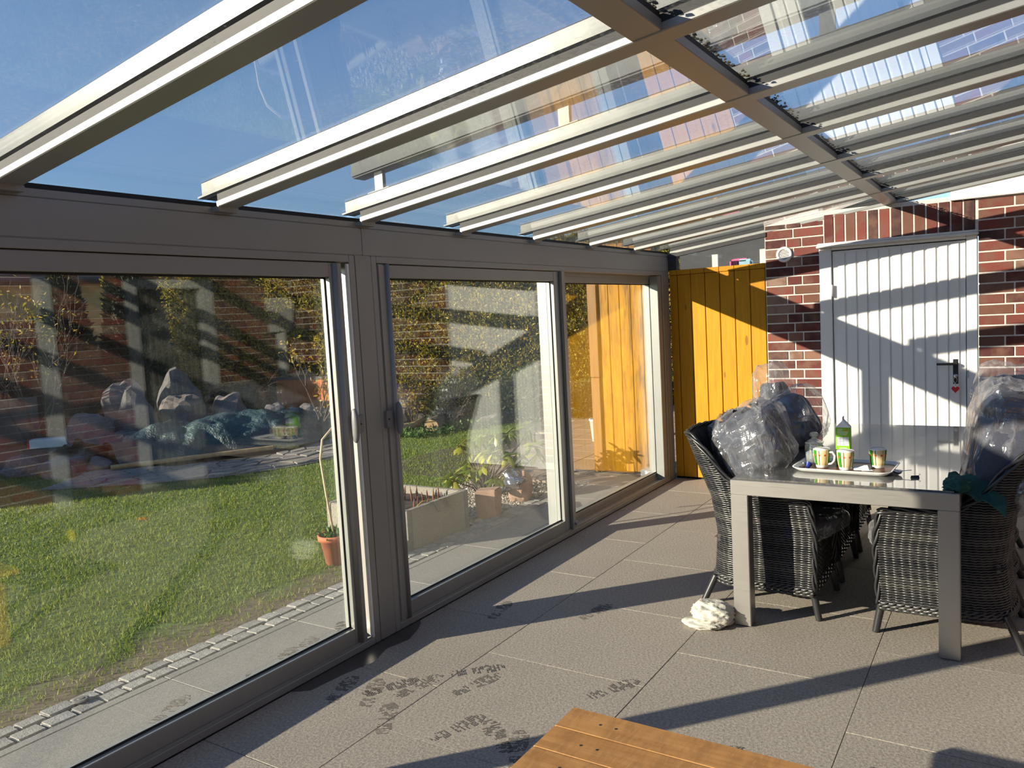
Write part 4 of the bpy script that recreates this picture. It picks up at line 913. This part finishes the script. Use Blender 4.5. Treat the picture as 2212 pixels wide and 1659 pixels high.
# ------------------------------------------------------------------ bagged cushions
def pillow(seed, a, b_, c, wr=.0, e=.45, nu=64, nv=34):
    mb = MB(); off = Vector((seed*3.7, seed*9.1, seed*2.3))
    def fn(u, v):
        th = 2*PI*u; ph = PI*(v-.5)*.998
        sp = lambda q, e_: math.copysign(abs(q)**e_, q)
        p = Vector((a*sp(math.cos(ph), .42)*sp(math.cos(th), e), b_*sp(math.cos(ph), .42)*sp(math.sin(th), e), c*sp(math.sin(ph), .62)))
        p.x *= 1-.22*p.z/c; p.y *= 1+.16*p.x/a
        if wr:
            q = Vector((p.x*6.5+p.z*1.6, p.y*6.5-p.z*1.2, p.z*1.5))+off
            t1 = noise.turbulence(q, 3, True, noise_basis='BLENDER', amplitude_scale=.55, frequency_scale=2.1)
            w1 = noise.noise(p*3.2+off)
            p = p*(1+wr*(1.1*w1)) + p.normalized()*wr*.26*(1.0-t1)
        return p
    mb.grid(fn, nu, nv, True); return mb
def bagged(loc, rot, dims, seed, label, bagdim=None, bagoff=(0, 0, 0)):
    t = thing('bagged_cushion', label, 'cushion', loc, rot, 'plastic-wrapped chair cushions')
    pillow(seed, *dims, .10, .35).build('cushion', 'cushion_fabric', t, True)
    bdm = tuple(q*.94 for q in bagdim)
    pillow(seed+5, *bdm, .17, .38, 110, 60).build('plastic_bag', 'clear_plastic', t, False, loc=bagoff)
    return t
bagged((4.36, 1.255, .875), (-.38, -.1, .2), (.215, .175, .140), 1, 'grey-blue cushion in a clear plastic bag leaning on the chair nearest the camera at left', (.25, .205, .175), (0, -.01, .0))
bagged((4.95, 1.17, .905), (-.5, .1, .1), (.18, .12, .14), 2, 'dark cushion in a clear bag on the middle chair beside the window', (.21, .165, .17), (0, -.03, .01))
bagged((5.62, 1.42, .90), (-.1, 0, 0), (.13, .08, .17), 3, 'dark cushion in a tall clear bag rising in front of the yellow boards', (.16, .12, .29), (0, .01, .04))
bagged((4.36, .02, .91), (.18, 0, 0), (.25, .14, .25), 4, 'pale plastic-wrapped cushion on the near chair at the right edge', (.28, .18, .29), (0, 0, 0))
bagged((5.0, .03, .92), (.1, 0, 0), (.24, .13, .24), 6, 'plastic-wrapped cushion on the middle chair along the right side', (.27, .18, .30), (0, 0, 0))
bagged((5.62, .03, .86), (.1, 0, 0), (.23, .13, .22), 7, 'plastic-wrapped cushion on the far right chair by the white door', (.26, .17, .27), (0, 0, 0))
for i, (x, y) in enumerate(((4.36, 1.02), (4.33, .40))):
    t = thing('seat_cushion', ('plastic-wrapped seat pad on the near left chair under the table', 'plastic-wrapped seat pad on the near right chair under the table')[i], 'cushion', (x, y, .455), None, 'wrapped seat pads'); pillow(9+i, .21, .20, .045, .05).build('pad', 'cushion_fabric', t, True); pillow(12+i, .225, .215, .054, .16, .5, 80, 30).build('plastic_bag', 'clear_plastic', t, False)

# ------------------------------------------------------------------ things on the table
tz = TZ+.004
tr_ = thing('serving_tray', 'brown patterned tray with a white underside on the near end of the table', 'tray', (4.27, .735, tz+.001), (0, 0, -.03))
def rrect(hx_, hy_, r, n_=6): return [(sx_*(hx_-r)+r*math.cos(a0+PI/2*k/n_), sy_*(hy_-r)+r*math.sin(a0+PI/2*k/n_)) for sx_, sy_, a0 in ((1, 1, 0), (-1, 1, PI/2), (-1, -1, PI), (1, -1, 1.5*PI)) for k in range(n_+1)]
def loops(mb, ls):
    n_ = len(ls[0][0]); vs = [(x, y, z_) for L_, z_ in ls for x, y in L_]; fs = [(i*n_+k, i*n_+(k+1) % n_, (i+1)*n_+(k+1) % n_, (i+1)*n_+k) for i in range(len(ls)-1) for k in range(n_)]
    mb.add(vs, fs+[tuple(range(n_-1, -1, -1)), tuple((len(ls)-1)*n_+k for k in range(n_))]); return mb
loops(MB(), [(rrect(.135, .205, .04), 0), (rrect(.150, .222, .05), .010), (rrect(.165, .237, .055), .022), (rrect(.166, .238, .055), .024), (rrect(.158, .230, .05), .0235), (rrect(.145, .217, .045), .008)]).build('tray_shell', 'white_plastic', tr_, True)
loops(MB(), [(rrect(.146, .218, .045), .0095), (rrect(.158, .230, .05), .0225), (rrect(.1585, .2305, .05), .0235), (rrect(.140, .212, .044), .0085)][:1]+[(rrect(.140, .212, .044), .0098)]).build('tray_print', 'tray_brown', tr_)
tzz = tz+.011
mug_p = [(.026, 0), (.030, .003), (.036, .03), (.0405, .07), (.042, .098), (.0405, .100), (.0385, .097), (.036, .06), (.030, .012), (.005, .008)]
mg = thing('mug', 'placeholder', 'mug'); MB().lathe(mug_p, 40).build('cup', 'mug_glaze', mg, True)
MB().lathe([(.0395, .0985), (.0385, .096), (.036, .06), (.030, .0125), (.004, .0095)], 40).build('cup_lining', 'ceramic', mg, True)
MB().tube([(.038, 0, .082), (.058, 0, .084), (.070, 0, .066), (.066, 0, .040), (.052, 0, .024), (.034, 0, .020)], .0052, 8).build('mug_handle', 'ceramic', mg, True)
for i, (x, y, rz, lab) in enumerate([(4.235, .845, -1.85, 'striped mug with its handle to the right beside the glass sugar jar'), (4.205, .725, .35, 'green striped mug standing in front of the green carton'), (4.30, .588, .25, 'dark striped mug at the right end of the tray')]):
    c = mg if i == 0 else copy_tree(mg); c.location = (x, y, tzz); c.rotation_euler = (0, 0, rz); tag(c, lab, 'mug', 'striped mugs on the tray')
t = thing('juice_carton', 'green drink carton with a gable top and white table panel behind the mugs', 'carton', (4.335, .755, tzz), (0, 0, .04))
cb_ = MB().box(-.03, .03, -.035, .035, 0, .20).build('carton_body', 'carton_green', t, bevel=.002, seg=1)
MB().add([(-.03, -.035, .20), (.03, -.035, .20), (.03, .035, .20), (-.03, .035, .20), (-.03, 0, .238), (.03, 0, .238)], [(0, 1, 5, 4), (2, 3, 4, 5), (3, 0, 4), (1, 2, 5), (0, 3, 2, 1)]).build('gable_top', 'paper_white', t)
MB().box(-.03, .03, -.001, .001, .236, .255).build('top_seam', 'paper_white', t)
MB().box(-.0312, -.030, -.029, .029, .105, .150).build('table_panel', 'paper_white', cb_); MB().box(-.0312, -.03, -.024, -.010, .183, .188).build('orange_mark', 'orange_plastic', cb_)
lb = MB()
for k in range(5): lb.box(-.0318, -.0311, -.027, .027, .110+k*.0085, .1112+k*.0085)
lb.box(-.0318, -.0311, -.004, -.003, .108, .148).box(-.0318, -.0311, .012, .013, .108, .148).build('panel_lines', 'interior_dark', cb_)
lb = MB()
for k, (a, c) in enumerate([(.024, .000), (.024, .004), (.026, -.026), (.026, -.024), (.022, -.020)]): lb.box(-.0309, -.03, c, a, .190-k*.0072, .1925-k*.0072)
lb.box(-.0309, -.03, -.02, .02, .092, .0945).box(-.0309, -.03, -.018, .018, .086, .0885).build('print_lines', 'ceramic', cb_)
t = thing('sugar_jar', 'clear glass sugar jar with a domed knob lid at the left of the tray', 'jar', (4.345, .905, tzz))
MB().lathe([(.040, 0), (.047, .005), (.047, .045), (.043, .05), (.043, .055), (.047, .06), (.046, .095), (.040, .105), (.038, .105), (.044, .093), (.044, .007), (.004, .006)], 32).build('jar_body', 'jar_glass', t, True)
MB().lathe([(.043, .008), (.0425, .055), (.03, .062), (.002, .066)], 28).build('sugar_fill', 'sugar', t, True)
MB().lathe([(.044, .105), (.047, .109), (.030, .122), (.014, .130), (.010, .138), (.020, .146), (.023, .154), (.018, .163), (.004, .166)], 32).build('jar_lid', 'jar_glass', t, True)
MB().tube([(.0, -.02, .06), (.0, -.05, .118)], .002, 6).build('spoon', 'chrome', t, True)
for i, (x, y, mt, lab) in enumerate([(4.20, .935, 'chrome', 'small silver creamer cup at the left end of the tray'), (4.195, .905, 'blue_pod', 'small blue creamer cup beside the silver one on the tray')]):
    if mt == 'blue_pod': plain('blue_pod', (.02, .04, .22), .35, .3)
    t = thing('creamer_cup', lab, 'cup', (x, y, tzz+.014), (.9, .3, i*1.2)); MB().lathe([(.011, -.012), (.015, .008), (.018, .009), (.018, .011), (.002, .012)], 18).build('cup_shell', mt, t, True); MB().lathe([(.016, .0115), (.002, .0128)], 18).build('foil_lid', 'chrome', t)
t = thing('napkin', 'folded pale paper slip lying on the tray between two mugs', 'napkin', (4.215, .655, tzz+.001), (0, 0, .35)); MB().hexa([(-.02, -.035, 0), (.02, -.035, 0), (.02, .035, .002), (-.02, .035, .002), (-.02, -.035, .002), (.02, -.035, .02), (.02, .035, .016), (-.02, .035, .004)]).build('folded_sheet', 'paper_white', t); MB().box(-.03, .01, -.05, .0, 0, .0015).build('under_sheet', 'paper_white', t)
t = thing('binder_clip', 'tiny black clip lying on the table near its right corner', 'clip', (4.15, .405, tz), (0, 0, .5)); MB().hexa([(-.008, -.018, 0), (.008, -.018, 0), (.008, .018, 0), (-.008, .018, 0), (-.001, -.018, .012), (.001, -.018, .012), (.001, .018, .012), (-.001, .018, .012)]).build('clip_body', 'black_plastic', t); MB().tube([(0, -.016, .012), (.0, -.026, .016), (0, -.02, .02)], .0012, 5).build('clip_wire', 'chrome', t)
t = thing('tea_strainer', 'small wire strainer leaning at the right corner of the tray', 'strainer', (4.20, .485, tz+.002)); MB().lathe([(.004, 0), (.016, .006), (.022, .018), (.023, .02), (.021, .019), (.014, .007)], 20).build('mesh_bowl', 'chrome', t, True); MB().tube([(.0, -.02, .02), (.01, -.06, .023)], .002, 6).build('strainer_handle', 'chrome', t)

# ------------------------------------------------------------------ cloths and bench
def crumple(seed, dims, amp, mat, sub=5):
    bm = bmesh.new(); bmesh.ops.create_icosphere(bm, subdivisions=sub, radius=1); off = Vector((seed*5.1, seed*2.2, seed))
    for v in bm.verts:
        p = v.co.copy(); tb_ = noise.turbulence(Vector((p.x*1.6+p.z, p.y*1.6, p.z*2.4))+off, 3, True, noise_basis='BLENDER', amplitude_scale=.5, frequency_scale=2.2)
        p *= 1+amp*(1.0-tb_*1.1+.5*noise.noise(p*1.5+off)); v.co = Vector((p.x*dims[0], p.y*dims[1], max(-.85, p.z)*dims[2]))
    lo = min(v.co.z for v in bm.verts)
    for v in bm.verts: v.co.z -= lo
    me = bpy.data.meshes.new('crumpled'); bm.to_mesh(me); bm.free(); me.polygons.foreach_set('use_smooth', [True]*len(me.polygons)); me.materials.append(MATS[mat]); return me
t = thing('floor_cloth', 'crumpled white terry cloth on the tiles beside the near table leg', 'cloth', (3.86, 1.325, 0)); link('cloth_body', crumple(2, (.085, .10, .062), .26, 'white_towel'), t); link('cloth_corner', crumple(5, (.06, .09, .02), .3, 'white_towel', 4), t, (-.06, .03, 0))
t = thing('green_cloth', 'dark green cleaning cloth draped over the right front corner of the table', 'cloth', (4.06, .13, .60))
def gfn(u, v):
    y = .135-u*.235; x = -.10+v*.22
    z_ = .172-.05*max(0, u-.45)-.10*max(0, u-.75)-.17*max(0, .42-v)*min(1, max(0, u-.12)*2.5)+.030*(1-2*abs(noise.noise(Vector((u*2.6, v*2.6, 2)))))+.014*noise.noise(Vector((u*7, v*6, 5)))
    return (x+.025*noise.noise(Vector((u*4, v*4, 8))), y, z_)
o = MB().grid(gfn, 40, 36).build('cloth_sheet', 'green_cloth', t, True); so_ = o.modifiers.new('thick', 'SOLIDIFY'); so_.thickness = .003
link('cloth_knot', crumple(7, (.05, .045, .03), .45, 'green_cloth', 4), t, (-.08, .09, .155))
bn = thing('wooden_bench', 'low orange-brown wooden bench of long planks at the bottom of the view', 'bench', (1.80, .30, 0))
bx0, bx1 = -.27, .222; by0, by1 = -.95, .842; nw = 4; pw = (bx1-bx0)/nw
for i in range(nw):
    pk = MB().box(bx0+i*pw+.0008, bx0+(i+1)*pw-.0008, by0, by1, .408, .44); pk = pk.build('plank', 'bench_wood', bn, bevel=.0025, seg=1)
    for y in (by1-.12, by1-.17): MB().lathe([(.0045, .4395), (.004, .4408)], 10, (bx0+(i+.5)*pw, y, 0)).build('screw', 'interior_dark', pk)
for y in (by0+.12, by1-.15):
    MB().box(bx0+.03, bx1-.03, y-.03, y+.03, .35, .408).build('cross_batten', 'bench_wood', bn, bevel=.004)
    for x in (bx0+.03, bx1-.09): MB().box(x, x+.06, y-.03, y+.03, 0, .35).build('leg', 'bench_wood', bn, bevel=.004)
# toys on the floor mirrored in the pane
for nm, lab, x, y, mt, rz in (('toy_block', 'yellow plastic toy block on the floor by the house wall', 3.35, -.95, 'yellow_plastic', .6), ('toy_disc', 'flat orange plastic toy piece on the floor by the house wall', 4.2, -1.2, 'orange_plastic', .2), ('toy_strip', 'second orange plastic toy piece nearer the chairs', 4.05, -1.0, 'orange_plastic', 1.2)):
    t = thing(nm, lab, 'toy', (x, y, 0), (0, 0, rz)); h_ = .09 if nm == 'toy_block' else .012
    MB().box(-.045, .045, -.03, .03, 0, h_).build('toy_body', mt, t, bevel=.006); MB().lathe([(.012, h_), (.012, h_+.008)], 12).build('toy_stud', mt, t)
# muddy shoe prints on the tiles
def shoeprint(x, y, rz, seed, heel=True, s_=1.0, par=None):
    rs = np.random.default_rng(seed); mb = MB()
    for k in range(29):
        v = -.13+k*.0092; w = np.interp(v, [-.14, -.10, -.04, .03, .09, .13], [.02, .033, .024, .042, .038, .015])
        if -.05 < v < -.02: continue
        a = -w
        while a < w:
            l_ = rs.uniform(.006, .028); b2 = min(w, a+l_)
            if rs.random() > .36 and b2-a > .003: mb.box(v*s_, (v+.0048)*s_, a*s_, b2*s_, 0, .0007)
            a = b2+rs.uniform(.001, .006)
    return mb.build('muddy_shoeprint', 'mud', par or floor, loc=(x, y, .0006), rot=(0, 0, rz))
import itertools
for i, (x, y, rz) in enumerate([(2.55, 2.39, -.5), (2.47, 2.43, .5), (2.62, 2.28, -.2), (2.86, 2.13, -.8), (2.75, 2.05, -.3), (2.42, 1.72, .9), (2.40, 1.90, -.3), (2.38, 1.60, .5), (2.98, 1.48, -.5), (2.68, .94, -.9), (2.63, 1.02, .5), (2.72, .40, .1), (2.70, .10, -.6), (2.44, 2.58, .3), (3.55, 2.45, .2), (3.75, 1.95, -.2), (2.33, 2.22, .6)]): shoeprint(x, y, rz, i)
for i, (x, y, rz) in enumerate([(2.55, 3.10, .5), (2.42, 3.02, -.7), (2.70, 3.12, .3), (2.95, 3.08, .9), (1.95, 3.15, .4), (3.0, 3.0, -.2)]): shoeprint(x, y, rz, 40+i, par=kerb).location.z = -.0034
def blot(pts, name): MB().add([(x, y, .0005) for x, y in pts], [tuple(range(len(pts)))]).build(name, 'wet_floor', floor)
blot([(2.30, 2.78), (2.36, 2.70), (2.55, 2.68), (2.72, 2.64), (2.86, 2.69), (3.0, 2.66), (3.12, 2.70), (3.2, 2.74), (3.24, 2.78)], 'wet_patch')

# labels by place, counted from the left as seen from the camera
ORD = ['leftmost', 'second from left', 'third from left', 'fourth from left', 'fifth from left', 'sixth from left', 'seventh from left', 'eighth from left', 'ninth from left', 'rightmost']
def seen_x(o): v = Vector(o.location)-Vector((0, 0, 1.64)); return v.dot(r2)/v.dot(fw)
for grp, txt in (('boulders behind the pond cover', 'grey boulder heaped behind the teal pond cover, %s of the heap'), ('rim stones left of the pond', 'low reddish rim stone at the left end of the pond, %s of six'), ('edge stones right of the pond', 'brown edge stone at the right end of the pond cover, %s of four'), ('low stones before the hedge', 'long low edging stone before the sunlit hedge, %s of four')):
    os_ = sorted([o for o in COL.objects if o.get('group') == grp], key=seen_x)
    for k, o in enumerate(os_): o['label'] = txt % ('rightmost' if k == len(os_)-1 else ORD[k])
